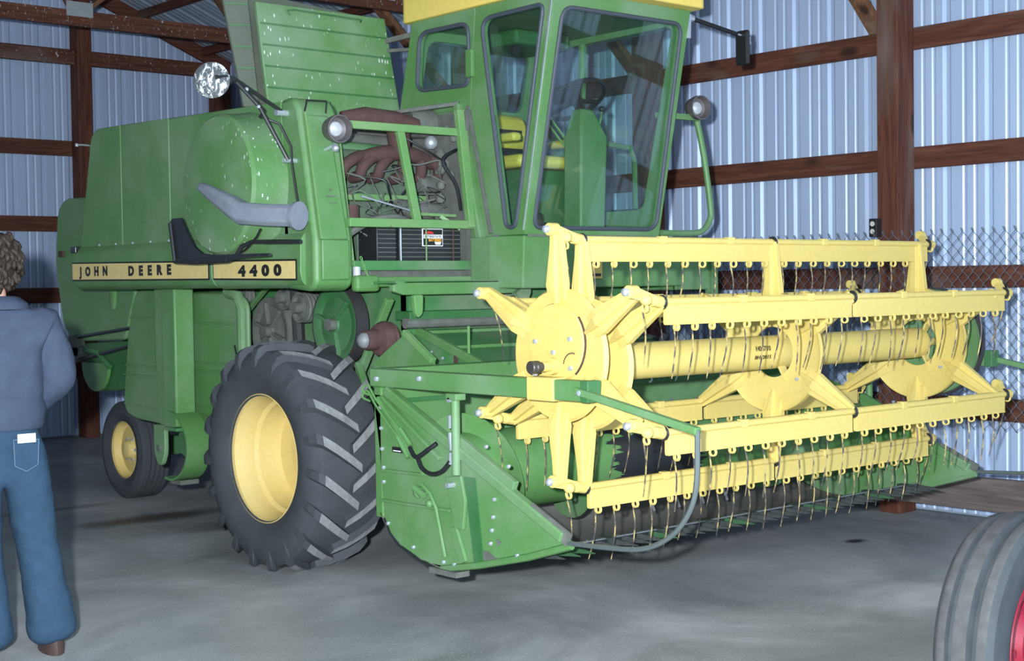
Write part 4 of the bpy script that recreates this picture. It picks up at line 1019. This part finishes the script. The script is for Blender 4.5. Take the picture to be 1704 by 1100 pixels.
# chalk scribble on the back sheet
text('chalk_scrawl', 'Jerry', 'chalk', hd, basis((5.93, 5.652, 1.005), (1, 0, 0), (0, 0, 1)), .11, .27, 0, .0006)
def end_sheet(x, s, near):
    X = lambda a: x + s * a
    poly = [(5.76, 1.02), (5.745, .92), (5.717, .748), (5.687, .43), (5.64, .36), (5.567, .31), (5.402, .26), (5.242, .24), (4.958, .298), (4.631, .377), (4.347, .462),
            (4.57, .56), (4.948, .745), (5.384, .95), (5.55, 1.02)]
    e = MB().prism(poly, 'x', X(0), X(.012)).build('end_sheet', 'green', hd, False, label='green divider end sheet' if near else None)
    # sloping top rail and its flat cap at the point
    MB().bar((X(-.005), 5.64, 1.045), (X(-.005), 4.40, .485), .05, .045, (1, 0, 0)).build('divider_rail', 'green', e, False, .008)
    MB().bar((X(.0), 5.13, .838), (X(.0), 4.72, .652), .085, .03, (1, 0, 0)).build('divider_cap', 'green', e, False, .004)
    MB().bar((X(-.012), 4.60, .585), (X(-.012), 4.36, .478), .06, .012, (1, 0, 0)).build('divider_wear_strip', 'grime', e, False)
    MB().tube([(X(0), 5.24, .235), (X(0), 4.958, .292), (X(0), 4.631, .372), (X(0), 4.36, .455)], .017, 8).build('divider_shoe', 'green', e)
    MB().tube([(X(0), 5.687, .42), (X(0), 5.64, .35), (X(0), 5.567, .30), (X(0), 5.402, .25), (X(0), 5.24, .228)], .008, 6).build('edge_bead', 'black_steel', e)
    MB().box(X(-.03), X(.05), 5.10, 5.30, .215, .24).build('skid_block', 'grime', e, False)
    for z0, z1, y1 in ((.655, .665, 5.28), (.508, .515, 5.16)):
        MB().bar((X(-.008), 5.71, z0), (X(-.008), y1, z1), .016, .014).build('sheet_crease', 'green', e, False, .004)
    MB().bar((X(-.012), 5.70, 1.01), (X(-.012), 5.34, .665), .02, .035, (1, 0, 0)).build('sheet_brace', 'green', e, False, .004)
    MB().bar((X(-.014), 5.66, 1.01), (X(-.014), 5.22, .75), .02, .03, (1, 0, 0)).build('sheet_brace', 'green', e, False, .004)
    # upright reel lift cylinder
    MB().cyl((X(-.03), 5.085, .69), (X(-.03), 5.085, 1.05), .021, n=14).build('lift_cylinder', 'green', e)
    MB().box(X(-.06), X(.0), 5.045, 5.12, 1.03, 1.06).build('cylinder_clevis', 'green', e, False, .004)
    for p0, p1, q in (((X(-.06), 5.10, 1.03), (X(.0), 5.10, 1.03), .012), ((X(-.04), 5.105, .80), (X(-.04), 5.115, .88), .010), ((X(-.06), 5.12, .64), (X(.0), 5.12, .64), .013), ((X(-.035), 5.12, .735), (X(-.035), 5.115, .79), .010), ((X(-.035), 5.12, .90), (X(-.035), 5.118, .96), .009)):
        MB().cyl(p0, p1, q, n=8).build('cylinder_fitting', 'zinc', e)
    MB().prism([(5.18, .67), (5.07, .685), (5.04, .57), (5.06, .44), (5.12, .44)], 'x', X(-.02), X(-.002)).build('pivot_bracket', 'green', e, False, .004)
    MB().prism([(5.16, .44), (5.11, .45), (5.04, .30), (5.09, .28)], 'x', X(-.02), X(-.002)).build('pivot_strap', 'green', e, False, .004)
    MB().prism([(4.98, .68), (5.06, .68), (5.0, .30), (4.93, .30)], 'x', X(-.006), X(0)).build('joint_strip', 'green_dark', e, False)
    MB().prism([(4.97, .30), (4.83, .33), (4.9, .36), (5.0, .36)], 'x', X(-.004), X(.001)).build('debris_slot', 'grime', e, False)
    MB().cyl((X(-.003), 4.83, .41), (X(.001), 4.83, .41), .02, n=3).build('inspection_hole', 'grime', e)
    # drain cock linkage
    MB().tube([(X(-.02), 5.36, .62), (X(-.03), 5.28, .58), (X(-.03), 5.24, .52), (X(-.02), 5.19, .30)], .009, 8).build('latch_rod', 'green', e)
    MB().sphere((X(-.02), 5.38, .58), .03, 10).sphere((X(-.02), 5.30, .535), .02, 10).cyl((X(-.03), 5.40, .60), (X(-.03), 5.33, .57), .018).build('latch_body', 'green', e)
    bolts([(X(-.006), y, z) for y, z in ((5.70, .96), (5.695, .86), (5.69, .76), (5.68, .67), (5.68, .60), (5.65, .40), (5.45, .31), (5.22, .27), (5.14, .27), (4.87, .70), (4.85, .60), (4.86, .52), (4.87, .46), (4.88, .40), (4.70, .37), (4.9, .83), (4.75, .755), (5.02, .79))], .011, e, 'zinc', 'sheet_bolt')
    # reel arm: beam, yellow bearing clamp, end, hoop
    xa = X(-.02)
    a = MB().box(min(xa, X(.05)), max(xa, X(.05)), 4.235, 5.765, 1.062, 1.148).build('reel_arm', 'green', hd, False, .006)
    MB().box(min(X(-.026), X(.056)), max(X(-.026), X(.056)), 4.435, 4.605, 1.055, 1.155).build('bearing_clamp', 'yellow', a, False, .006)
    MB().box(min(X(-.024), X(.054)), max(X(-.024), X(.054)), 4.228, 4.275, 1.060, 1.150).build('arm_end_cap', 'green_dark', a, False, .004)
    bolts([(X(-.025), 5.70, 1.10), (X(-.025), 5.36, 1.115), (X(-.03), 4.27, 1.10), (X(-.01), 4.565, 1.17)], .015, a, 'zinc', 'arm_bolt')
    MB().bar((X(-.02), 4.30, 1.108), (X(-.02), 3.635, .985), .03, .034, (1, 0, 0)).build('divider_bar', 'green', a, False, .005)
    MB().tube(spline([(X(-.02), 3.64, .99), (X(-.02), 3.642, .84), (X(-.02), 3.655, .74), (X(-.02), 3.70, .65), (X(-.02), 3.78, .57), (X(-.02), 3.90, .51), (X(-.02), 4.05, .485), (X(-.01), 4.37, .466)], 4), .0105, 8).build('divider_hoop', 'hoop_steel', a, label='bent rod divider hoop')
    if near:
        MB().box(X(-.012), X(0), 5.52, 5.60, .752, .777).build('serial_plate', 'decal_black', e, False)
        MB().box(X(-.0135), X(-.01), 5.53, 5.59, .757, .762).build('serial_plate_line', 'white_print', e, False)
        for k in range(2):
            o = -.03 * k
            MB().tube(spline([(X(-.03), 5.76 + o * .3, 1.02 + o), (X(-.04), 5.80, 1.04 + o), (X(-.03), 5.77, 1.07 + o), (X(-.03), 5.70, 1.0 + o), (X(-.03), 5.56, .90 + o * 1.5), (X(-.03), 5.42, .80 + o * 1.6)], 4), .006, 6).build('hydraulic_line', 'green', e)
        MB().cyl((X(-.035), 5.50, .87), (X(-.035), 5.42, .80), .012, n=8).cyl((X(-.035), 5.52, .83), (X(-.035), 5.44, .74), .012, n=8).build('line_coupling', 'green', e)
        MB().tube(spline([(X(-.04), 5.42, .79), (X(-.05), 5.36, .75), (X(-.04), 5.28, .79), (X(-.02), 5.24, .82)]), .011, 8).build('hydraulic_hose', 'hose_black', e)
        MB().tube(spline([(X(-.04), 5.36, .745), (X(-.045), 5.32, .70), (X(-.045), 5.25, .68), (X(-.045), 5.17, .70), (X(-.035), 5.12, .75)]), .011, 8).build('hydraulic_hose', 'hose_black', e)
    return e
end_sheet(HX0, 1, True); end_sheet(HX1, -1, False)
MB().cyl((7.22, 5.2, .66), (7.245, 5.2, .66), .22, n=28).build('auger_drive_sprocket', 'green_dark', hd)
# auger with flighting and fingers
AY, AZ = 5.24, .665
au = MB().cyl((HX0 + .02, AY, AZ), (HX1 - .02, AY, AZ), .195, n=40).build('auger', 'auger_black_band', hd, True, label='green cross auger')
def flight(x0, x1, turns, hand):
    mb = MB(); n = int(28 * turns); vs = []; fs = []
    for i in range(n + 1):
        t = i / n; a = hand * 2 * PI * turns * t; x = x0 + (x1 - x0) * t
        for r in (.19, .285): vs += [(x - .002, AY + r * math.cos(a), AZ + r * math.sin(a)), (x + .002, AY + r * math.cos(a), AZ + r * math.sin(a))]
        if i:
            b = 4 * (i - 1); c = 4 * i
            fs += [(b, b + 2, c + 2, c), (b + 1, c + 1, c + 3, b + 3), (b + 2, b + 3, c + 3, c + 2)]
    mb.add(vs, fs); return mb.build('auger_flight', 'green', au, True)
flight(HX0 + .03, XC - .45, 2.4, 1); flight(HX1 - .03, XC + .45, 2.4, 1)
for k in range(14):
    a = k * 2.1; x = XC - .42 + k * .065
    MB().cyl((x, AY, AZ), (x, AY + .33 * math.cos(a), AZ + .33 * math.sin(a)), .008, n=6).build('auger_finger', 'bare_steel', au)
# knife guards and sections
g = None; n = 33
for k in range(n):
    x = HX0 + .06 + (HX1 - HX0 - .12) * (k + .5) / n
    if g is None:
        mb = MB()
        mb.loft([[(-.015, .03, -.018), (.015, .03, -.018), (.013, .03, .006), (-.013, .03, .006)], [(-.012, -.03, -.016), (.012, -.03, -.016), (.008, -.03, .010), (-.008, -.03, .010)], [(-.008, -.10, -.010), (.008, -.10, -.010), (.004, -.10, .008), (-.004, -.10, .008)], [(-.001, -.175, -.004), (.001, -.175, -.004), (.001, -.175, .000), (-.001, -.175, .000)]])
        g = mb.build('knife_guard', 'guard_black', hd, False, origin=(0, 0, 0)); place(g, (x, 4.69, .366), hd)
    else: g2 = clone(g, (x, 4.69, .366), hd)
    if k in (1, 2, 8, 14, 21, 27):
        gg = g if k == 0 else g2; gg.data = gg.data.copy(); gg.data.materials[0] = MATS['guard_green']
MB().bar((HX0 + .05, 4.695, .379), (HX1 - .05, 4.695, .379), .016, .005).build('knife_back', 'bare_steel', hd, False)
for k in range(9):
    MB().box(HX0 + .18 + k * .34, HX0 + .22 + k * .34, 4.66, 4.74, .372, .384).build('knife_clip', 'guard_steel', hd, False)

rc = random.Random(21)
for k in range(26):
    x = rc.uniform(HX0 + .2, HX1 - .3); y = rc.uniform(4.75, 4.98); z = .36 + (4.73 - y) * .235 + .008
    dx = rc.uniform(.06, .28); dy = rc.uniform(-.05, .05)
    MB().bar((x, y, z), (x + dx, y + dy, z - dy * .235 + .004), .003, .003).build('straw_stem', 'decal_yellow' if k % 3 == 0 else 'paper_white' if k % 7 == 0 else 'pan_chaff', hd, False)
# ================================================================= reel
RY, RZ, RR = 4.535, 1.197, .540
rt_ = MB().cyl((4.10, RY, RZ), (7.14, RY, RZ), .022, n=14)
rt_.cyl((4.36, RY, RZ), (6.90, RY, RZ), .083, n=36)
rl = rt_.build('reel', 'yellow', CB, True, label='wide yellow six-bat pickup reel')
MB().cyl((4.05, RY, RZ), (4.175, RY, RZ), .021, n=16).build('reel_shaft_stub', 'shaft_dark', rl, True)
MB().lathe([(0, 0), (.024, 0), (.028, .004), (.028, .02), (.025, .023), (.028, .026), (.028, .045), (0, .045)], (4.035, RY, RZ), 'x', 20).build('shaft_end_cap', 'shaft_dark', rl)
ANG = [R(90 - 60 * k) for k in range(6)]
TH = .012
def spider(x, cz, R0, hole, name, inner=1):
    mb = MB()
    if hole: mb.lathe([(hole, -TH / 2), (R0 - .02, -TH / 2), (R0, -TH / 2 - .012), (R0, TH / 2), (hole, TH / 2), (hole, -TH / 2)], (x, RY, cz), 'x', 56)
    else: mb.lathe([(0, -TH / 2), (R0 - .012, -TH / 2), (R0, TH / 2 + .006), (R0 - .01, TH / 2 + .006), (0, TH / 2)], (x, RY, cz), 'x', 56)
    sp = mb.build(name, 'yellow', rl, True)
    for k, a in enumerate(ANG):
        c, s = math.cos(a), math.sin(a)
        P = lambda r, t, xx: (x + xx, RY - r * c - t * (-s), cz + r * s + t * c)
        m2 = MB()
        # folded channel arm: wide at the disc, narrow at the tip, with a raised central ridge
        lo = [P(.235, -.052, -.010), P(.235, .052, -.010), P(.235, .052, .010), P(.235, -.052, .010)]
        md = [P(.30, -.058, -.022), P(.30, .058, -.022), P(.30, .058, .014), P(.30, -.058, .014)]
        hi = [P(.545, -.028, -.014), P(.545, .028, -.014), P(.545, .028, .012), P(.545, -.028, .012)]
        m2.loft([lo, md, hi])
        m2.loft([[P(.18, -.004, -.008), P(.18, .004, -.008), P(.18, .004, 0), P(.18, -.004, 0)], [P(.30, -.020, -.045), P(.30, .020, -.045), P(.30, .030, 0), P(.30, -.030, 0)], [P(.53, -.014, -.034), P(.53, .014, -.034), P(.53, .018, 0), P(.53, -.018, 0)]])
        PARTS.append(m2.build('spider_arm', 'yellow', rl, False, .003))
    return sp
PARTS = []
ECC = .045
spider(4.205, RZ + ECC, .290, 0, 'control_spider')
spider(4.352, RZ, .290, 0, 'reel_spider')
spider(5.65, RZ, .297, .125, 'reel_spider')
spider(6.90, RZ, .305, .125, 'reel_spider')
for x in (5.65, 6.90):   # bolted carrier inside the ring
    for k in range(3):
        a = R(90 + 120 * k + 30)
        MB().bar((x + .012, RY + .07 * math.cos(a), RZ + .07 * math.sin(a)), (x + .012, RY + .16 * math.cos(a), RZ + .16 * math.sin(a)), .01, .05, (1, 0, 0)).build('spider_carrier', 'yellow', rl, False)
    bolts([(x - .012, RY - .20 * math.cos(a), RZ + .20 * math.sin(a)) for a in (R(60), R(-40), R(170))], .011, rl, 'zinc', 'spider_bolt')
MB().lathe([(0, -.010), (.165, -.010), (.17, .0), (.168, .006)], (4.192, RY - .0, RZ + .10), 'x', 40).build('control_plate', 'yellow', rl, True)
MB().lathe([(.168, -.004), (.176, -.004), (.176, .004), (.168, .004)], (4.196, RY, RZ + .10), 'x', 24, R(140), R(230)).build('control_slot', 'manifold_rust', rl)
bolts([(4.18, y, z) for y, z in ((4.66, 1.30), (4.44, 1.315), (4.545, 1.255), (4.66, 1.205), (4.44, 1.19))], .013, rl, 'zinc', 'control_bolt')
b = MB()
for k in range(10):
    a = R(20 + 16 * k); b.box(4.178, 4.182, 4.48 + .055 * math.cos(a * .62) - .052 - .0016, 4.48 + .055 * math.cos(a * .62) - .052 + .0016, 1.20 + .055 * math.sin(a * .62) - .004, 1.20 + .055 * math.sin(a * .62) + .004)
b.build('scale_marks', 'manifold_rust', rl, False)
MB().cyl((4.19, RY, RZ), (4.15, RY, RZ), .036, n=18).build('shaft_collar', 'yellow', rl)
# stencil on the tube
def on_tube(body, x0, x1, a, size):
    r = .0836; y = RY - r * math.cos(a); z = RZ + r * math.sin(a)
    return text('tube_stencil', body, 'decal_black', rl, basis((x0, y, z), (1, 0, 0), (0, math.sin(a), math.cos(a))), size, x1 - x0, .0006, .0006)
on_tube('H06710', 5.42, 5.53, R(10), .034); on_tube('BH72015', 5.41, 5.53, R(-17), .026)
# green drive sheave at the far end
MB().lathe([(0, 0), (.27, 0), (.29, -.01), (.29, .03), (.0, .03)], (7.06, RY, RZ), 'x', 44).build('reel_drive_sheave', 'green', rl)
MB().lathe([(.288, -.004), (.302, -.004), (.302, .028), (.288, .028)], (7.06, RY, RZ), 'x', 44).build('sheave_belt', 'belt', rl)
# tine: spring coil with a long curved finger, one mesh for all
def tine_mesh(L, curve, r=.0036):
    mb = MB()
    for q in range(2): mb.torus((.0045 - .009 * q, 0, 0), .0150, .0036, 'x', 18, 6)
    nring = len(mb.f); pts = [(0, .0165, .004)]
    for k in range(8):
        t = k / 7; pts.append((0, .0165 - .014 * min(1, t * 3) + curve * t * t, -.012 - L * t))
    mb.tube(pts, [r] * 7 + [r * .9, r * .55], 6); return mb, nring
T_, nr_ = tine_mesh(.215, .026)
T1 = T_.build('tine', 'tine_wire', rl, True, origin=(0, 0, 0))
T1.data.materials.append(MATS['yellow'])
for p in T1.data.polygons:
    if p.index < nr_: p.material_index = 1
used = False
rr = random.Random(11)
XB0, XB1 = 4.365, 6.985
for k, a in enumerate(ANG):
    y = RY - RR * math.cos(a); z = RZ + RR * math.sin(a)
    pf = [(y + .018, z + .012), (y + .010, z + .018), (y - .012, z + .018), (y - .020, z + .010), (y - .020, z - .004), (y - .012, z - .012), (y - .012, z - .085), (y - .016, z - .094), (y + .004, z - .094), (y + .008, z - .086), (y + .008, z - .012)]
    bt_ = MB().prism(pf, 'x', XB0, 5.635).prism(pf, 'x', 5.665, XB1).build('reel_bat', 'yellow', rl, False, .002)
    MB().cyl((4.33, y, z), (7.03, y, z), .015, n=12).build('bat_tube', 'yellow', rl)
    for x in (4.350, 5.652, 6.998): MB().torus((x, y, z), .024, .008, 'x', 14, 6).build('bat_clamp', 'black_steel', rl)
    for x in (4.85, 5.32, 6.05, 6.50):
        MB().box(x - .02, x + .02, y - .024, y + .014, z - .012, z + .023).build('bat_strap', 'yellow', rl, False, .003)
    # cranks at both ends: pin on the control spider to the bat tube
    cr = MB().bar((4.165, y, z + ECC), (4.335, y, z + .0), .034, .052, (0, 0, 1), .030, .036).cyl((4.15, y, z + ECC), (4.20, y, z + ECC), .028, n=12).cyl((4.29, y, z + .01), (4.345, y, z + .0), .026, n=12).sphere((4.235, y - .02, z + .012), .026, 10)
    cr.build('bat_crank', 'yellow', rl, True, .003)
    MB().sphere((4.138, y, z + ECC), .019, 10).build('crank_pin', 'zinc', rl)
    MB().bar((6.99, y, z), (7.02, y + .05, z + .055), .03, .04, (1, 0, 0)).cyl((7.0, y, z), (7.045, y, z), .026, n=10).cyl((6.995, y + .05, z + .055), (7.03, y + .05, z + .055), .024, n=10).build('bat_end_crank', 'yellow', rl, True)
    for x in (4.25, 7.03): 
        t = clone(T1, (x, y, z - .022), rl, (R(rr.uniform(-10, 10)), R(rr.uniform(-16, -6) if x < 5 else rr.uniform(4, 12)), 0), (.8, 1, 1.1))
    xs = [4.425 + .1155 * j for j in range(11)] + [5.735 + .1165 * j for j in range(11)]
    for x in xs:
        if x > XB1 - .02: continue
        rot = (R(rr.uniform(-5, 5)), R(rr.gauss(2.5, 2.5)), R(rr.uniform(-15, 15)))
        L = (x + rr.uniform(-.006, .006), y - .006, z - .104)
        if not used: place(T1, L, rl); T1.rotation_euler = rot; used = True
        else: clone(T1, L, rl, rot, (1, 1, rr.uniform(.92, 1.06)))
# ================================================================= tractor wheel at the right edge
n_ = Vector((.095, -.996, 0)).normalized()
near_c = Vector((4.148, 2.262, .407))
tc = near_c - n_ * .10
tw = empty('tractor_front_wheel', (tc.x, tc.y, 0), 'worn grey ribbed tractor front tyre with red rim standing on the floor', 'tractor wheel')
q = Vector((1, 0, 0)).rotation_difference(n_).to_matrix().to_4x4(); q.translation = tc
prof = [(.225, -.075), (.27, -.095), (.33, -.102), (.375, -.095), (.392, -.078), (.396, -.068), (.396, -.050), (.380, -.044), (.378, -.030), (.405, -.022), (.407, 0), (.405, .022), (.378, .030), (.380, .044), (.396, .050), (.396, .068), (.392, .078), (.375, .095), (.33, .102), (.27, .095), (.225, .075)]
MB().lathe(prof, (0, 0, 0), 'x', 64).xf(q).build('tyre', 'rubber_old', tw, True, angle=28)
ty = tw.children[0]; ty.data.materials.append(MATS['rubber_crest']); ic = q.inverted()
for p in ty.data.polygons:
    w = ic @ (p.center + WLOC[ty.name])
    if math.hypot(w.y, w.z) > .393: p.material_index = 1
MB().lathe([(.228, .072), (.238, .076), (.236, .085), (.215, .080), (.205, .05), (.19, .03), (.12, .035), (.10, .06), (.06, .06), (.055, .10), (.0, .105)], (0, 0, 0), 'x', 44).xf(q).build('rim', 'red_paint', tw, True, label='red wheel rim')
for k in range(6):
    a = 2 * PI * k / 6
    MB().cyl((.035, .155 * math.cos(a), .155 * math.sin(a)), (.06, .155 * math.cos(a), .155 * math.sin(a)), .014, n=6).xf(q).build('wheel_nut', 'red_paint', tw)
MB().cyl((-.06, 0, 0), (.02, 0, 0), .04, n=14).xf(q).build('axle_stub', 'red_paint', tw)

# ================================================================= person
PL = Vector((2.312, 5.965, 0)); PROT = R(-12)
pe = empty('person', PL, 'person in a blue-grey jacket and flared jeans, back to the camera', 'person')
PM = Matrix.Translation(PL) @ Matrix.Rotation(PROT, 4, 'Z')
def skin_obj(name, verts, edges, mat, levels=2, root=0, par=pe):
    me = bpy.data.meshes.new(name)
    me.from_pydata([PM @ Vector(v[:3]) - PL for v in verts], edges, [])
    o = bpy.data.objects.new(name, me); COL.objects.link(o); place(o, PL, par)
    sk = o.modifiers.new('skin', 'SKIN'); sk.use_smooth_shade = True
    me.skin_vertices[0].data
    for i, v in enumerate(verts):
        sv = me.skin_vertices[0].data[i]; sv.radius = (v[3], v[4] if len(v) > 4 else v[3]); sv.use_root = (i == root)
    ss = o.modifiers.new('subsurf', 'SUBSURF'); ss.levels = levels; ss.render_levels = levels
    me.materials.append(MATS[mat])
    return o
def pm(mb): return mb.xf(PM)
def ell(c, rx, ry, n=24, tilt=0.0):
    return [(c[0] + rx * math.cos(a), c[1] + ry * math.sin(a), c[2] + tilt * math.sin(a)) for a in (2 * PI * k / n for k in range(n))]
# body: one continuous figure (head, neck, trunk, limbs), mostly under the clothes
def lean(v):
    v = list(v)
    if v[2] < .92: v[0] += .085 * (1 - v[2] / .92)
    return tuple(v)
V = [(0, 0, .98, .12, .09), (0, .0, 1.18, .115, .085), (0, -.005, 1.36, .12, .09), (0, -.01, 1.47, .06, .055), (.0, .005, 1.545, .05, .05), (0, .02, 1.62, .07, .08), (0, .025, 1.70, .078, .092), (0, .015, 1.765, .05, .06),
     (-.18, -.02, 1.42, .055), (-.25, -.04, 1.17, .042), (-.13, .12, 1.0, .034), (-.09, .12, .95, .026), (.18, -.02, 1.42, .055), (.25, -.04, 1.17, .042), (.13, .12, 1.0, .034), (.09, .12, .95, .026),
     (-.10, 0, .90, .08), (-.12, .01, .50, .055), (-.13, -.02, .10, .04), (-.135, .12, .05, .03), (.10, 0, .90, .08), (.12, .01, .50, .055), (.13, -.02, .10, .04), (.135, .12, .05, .03)]
E_ = [(0, 1), (1, 2), (2, 3), (3, 4), (4, 5), (5, 6), (6, 7), (2, 8), (8, 9), (9, 10), (10, 11), (2, 12), (12, 13), (13, 14), (14, 15), (0, 16), (16, 17), (17, 18), (18, 19), (0, 20), (20, 21), (21, 22), (22, 23)]
skin_obj('body', [lean(v) for v in V], E_, 'skin', 2)
# face details on the head, turned a little
hd_m = MB()
hd_m.sphere((0, .115, 1.655), .018, 10, (.8, 1.3, 1.2)); hd_m.sphere((-.078, .02, 1.66), .03, 10, (.35, .7, 1.1)); hd_m.sphere((.078, .02, 1.66), .03, 10, (.35, .7, 1.1)); hd_m.sphere((0, .095, 1.60), .02, 10, (1.4, .7, .5)); hd_m.sphere((0, .075, 1.565), .04, 12, (1, .9, .8))
pm(hd_m).build('face_features', 'skin', pe, True)
eyes = MB()
for s in (-1, 1): eyes.sphere((s * .032, .103, 1.682), .011, 8)
pm(eyes).build('eyes', 'paper_white', pe, True)
# hands in the front pockets: five fingers each
for s in (-1, 1):
    h = MB()
    h.loft([ell((s * .145, .14, .985), .032, .022, 12), ell((s * .12, .16, .94), .040, .018, 12), ell((s * .105, .165, .90), .040, .016, 12)])
    for k in range(4):
        x = s * (.137 - .021 * k); h.tube([(x, .166, .905), (x, .172, .875), (x - s * .004, .168, .845 + .006 * abs(k - 1))], [.010, .0095, .008], 8)
    h.tube([(s * .093, .165, .95), (s * .069, .175, .93), (s * .059, .178, .905)], [.012, .011, .009], 8)
    h.v = [(p[0] * .72, p[1] - .03, p[2] + .005) for p in h.v]
    pm(h).build('hand', 'skin', pe, True)
# jeans: pelvis with two flared legs
J = [(0, -.005, 1.09, .160, .12), (0, -.01, 1.0, .165, .128), (0, -.02, .91, .175, .14), (-.095, -.015, .80, .105, .115), (-.115, .0, .50, .088, .092), (-.125, -.02, .27, .088, .098), (-.135, -.01, .035, .098, .125),
     (.095, -.015, .80, .105, .115), (.115, .02, .50, .088, .092), (.125, .0, .27, .088, .098), (.135, .01, .035, .098, .125)]
jn = skin_obj('jeans', [lean(v) for v in J], [(0, 1), (1, 2), (2, 3), (3, 4), (4, 5), (5, 6), (2, 7), (7, 8), (8, 9), (9, 10)], 'jeans_cloth', 2)
def patch(pts, name, mat, th=.006):
    n = len(pts); c = sum((Vector(p) for p in pts), Vector()) / n
    off = Vector((0, -th, 0))
    mb = MB().add([Vector(p) for p in pts] + [Vector(p) + off for p in pts], [tuple(range(n)), tuple(range(n, 2 * n))[::-1]] + [(i, (i + 1) % n, n + (i + 1) % n, n + i) for i in range(n)])
    return pm(mb).build(name, mat, pe, False)
# jacket: trunk, blouson hem, sleeves
K = [(0, -.005, 1.02, .19, .145), (0, -.01, 1.12, .215, .165), (0, -.02, 1.28, .215, .165), (0, -.02, 1.40, .175, .135), (0, -.01, 1.475, .085, .08),
     (-.195, -.02, 1.395, .098, .10), (-.26, -.045, 1.18, .083, .09), (-.14, .11, 1.04, .060, .060),
     (.195, -.02, 1.395, .098, .10), (.26, -.045, 1.18, .083, .09), (.14, .11, 1.04, .060, .060)]
jk = skin_obj('jacket', K, [(0, 1), (1, 2), (2, 3), (3, 4), (3, 5), (5, 6), (6, 7), (3, 8), (8, 9), (9, 10)], 'jacket_cloth', 2)
dsp = bpy.data.textures.new('fold', 'CLOUDS'); dsp.noise_scale = .11; dsp.noise_depth = 2
for ob, st in ((jk, .022), (jn, .014)):
    ob.modifiers['subsurf'].levels = ob.modifiers['subsurf'].render_levels = 4
    dm = ob.modifiers.new('folds', 'DISPLACE'); dm.texture = dsp; dm.strength = st; dm.mid_level = .5
c_ = MB(); n = 24
lo = ell((0, -.015, 1.465), .115, .105); mi = ell((0, -.015, 1.515), .098, .098); hi = ell((0, -.02, 1.53), .082, .088); fo = ell((0, -.02, 1.50), .135, .125)
c_.loft([ell((0, -.015, 1.44), .12, .11), mi, hi, ell((0, -.02, 1.525), .100, .105), fo, ell((0, -.02, 1.475), .142, .13), ell((0, -.015, 1.47), .11, .10)])
pm(c_).build('jacket_collar', 'jacket_cloth', pe, True)
pm(MB().loft([ell((0, -.01, 1.11), .185, .155, 28), ell((0, -.01, 1.06), .200, .168, 28), ell((0, -.01, .99), .192, .160, 28), ell((0, -.01, .975), .182, .15, 28)])).build('jacket_hem', 'jacket_cloth', pe, True)
# pockets, stitching and a paper in the hip pocket
for s, w in ((-1, 1), (1, 1)):
    base = [(s * .04, -.158, .94), (s * .145, -.135, .935), (s * .14, -.132, .83), (s * .09, -.142, .805), (s * .045, -.150, .83)]
    patch(base, 'hip_pocket', 'jeans_cloth')
    for i in range(5):
        a = Vector(base[i]) + Vector((0, -.007, 0)); b2 = Vector(base[(i + 1) % 5]) + Vector((0, -.007, 0))
        pm(MB().bar(a, b2, .003, .003)).build('pocket_stitch', 'jeans_stitch', pe, False)
patch([(.055, -.166, .925), (.130, -.150, .925), (.130, -.150, .962), (.055, -.166, .962)], 'pocket_paper', 'paper_white', .004)
# hair: a mop of many short curled locks over a cap
hm = MB(); rh = random.Random(5)
hm.loft([ell((0, -.01, 1.575), .070, .075, 20), ell((0, -.015, 1.62), .092, .10, 20), ell((0, -.01, 1.70), .103, .115, 20), ell((0, .0, 1.76), .088, .10, 20), ell((0, .005, 1.795), .045, .055, 20)])
for k in range(260):
    th = rh.uniform(0, 2 * PI); z = rh.uniform(1.565, 1.79); f = math.sqrt(max(.05, 1 - ((z - 1.69) / .125) ** 2))
    if math.sin(th) > .45 and z < 1.72: continue
    c = Vector((.100 * f * math.cos(th), -.005 + .112 * f * math.sin(th), z)); out = Vector((math.cos(th) * f, math.sin(th) * f, (z - 1.69) * 5)).normalized()
    dwn = Vector((rh.uniform(-.5, .5), rh.uniform(-.5, .5), -1)).normalized()
    hm.tube([c, c + out * .012 + dwn * .012, c + out * .014 + dwn * .03, c + out * .004 + dwn * .045], [.012, .013, .011, .004], 5)
pm(hm).build('hair', 'hair_brown', pe, True, angle=80)
for s in (-1, 1):
    sh = MB().loft([ell((s * .135, -.02, .0), .045, .07, 16), ell((s * .135, .03, .0), .05, .14, 16), ell((s * .135, .03, .03), .05, .14, 16), ell((s * .135, .01, .075), .042, .10, 16), ell((s * .135, -.03, .10), .035, .05, 16)][1:])
    sh.v = [(p[0] + .08, p[1] + .045, p[2]) for p in sh.v]
    pm(sh).build('shoe', 'shoe_leather', pe, True)
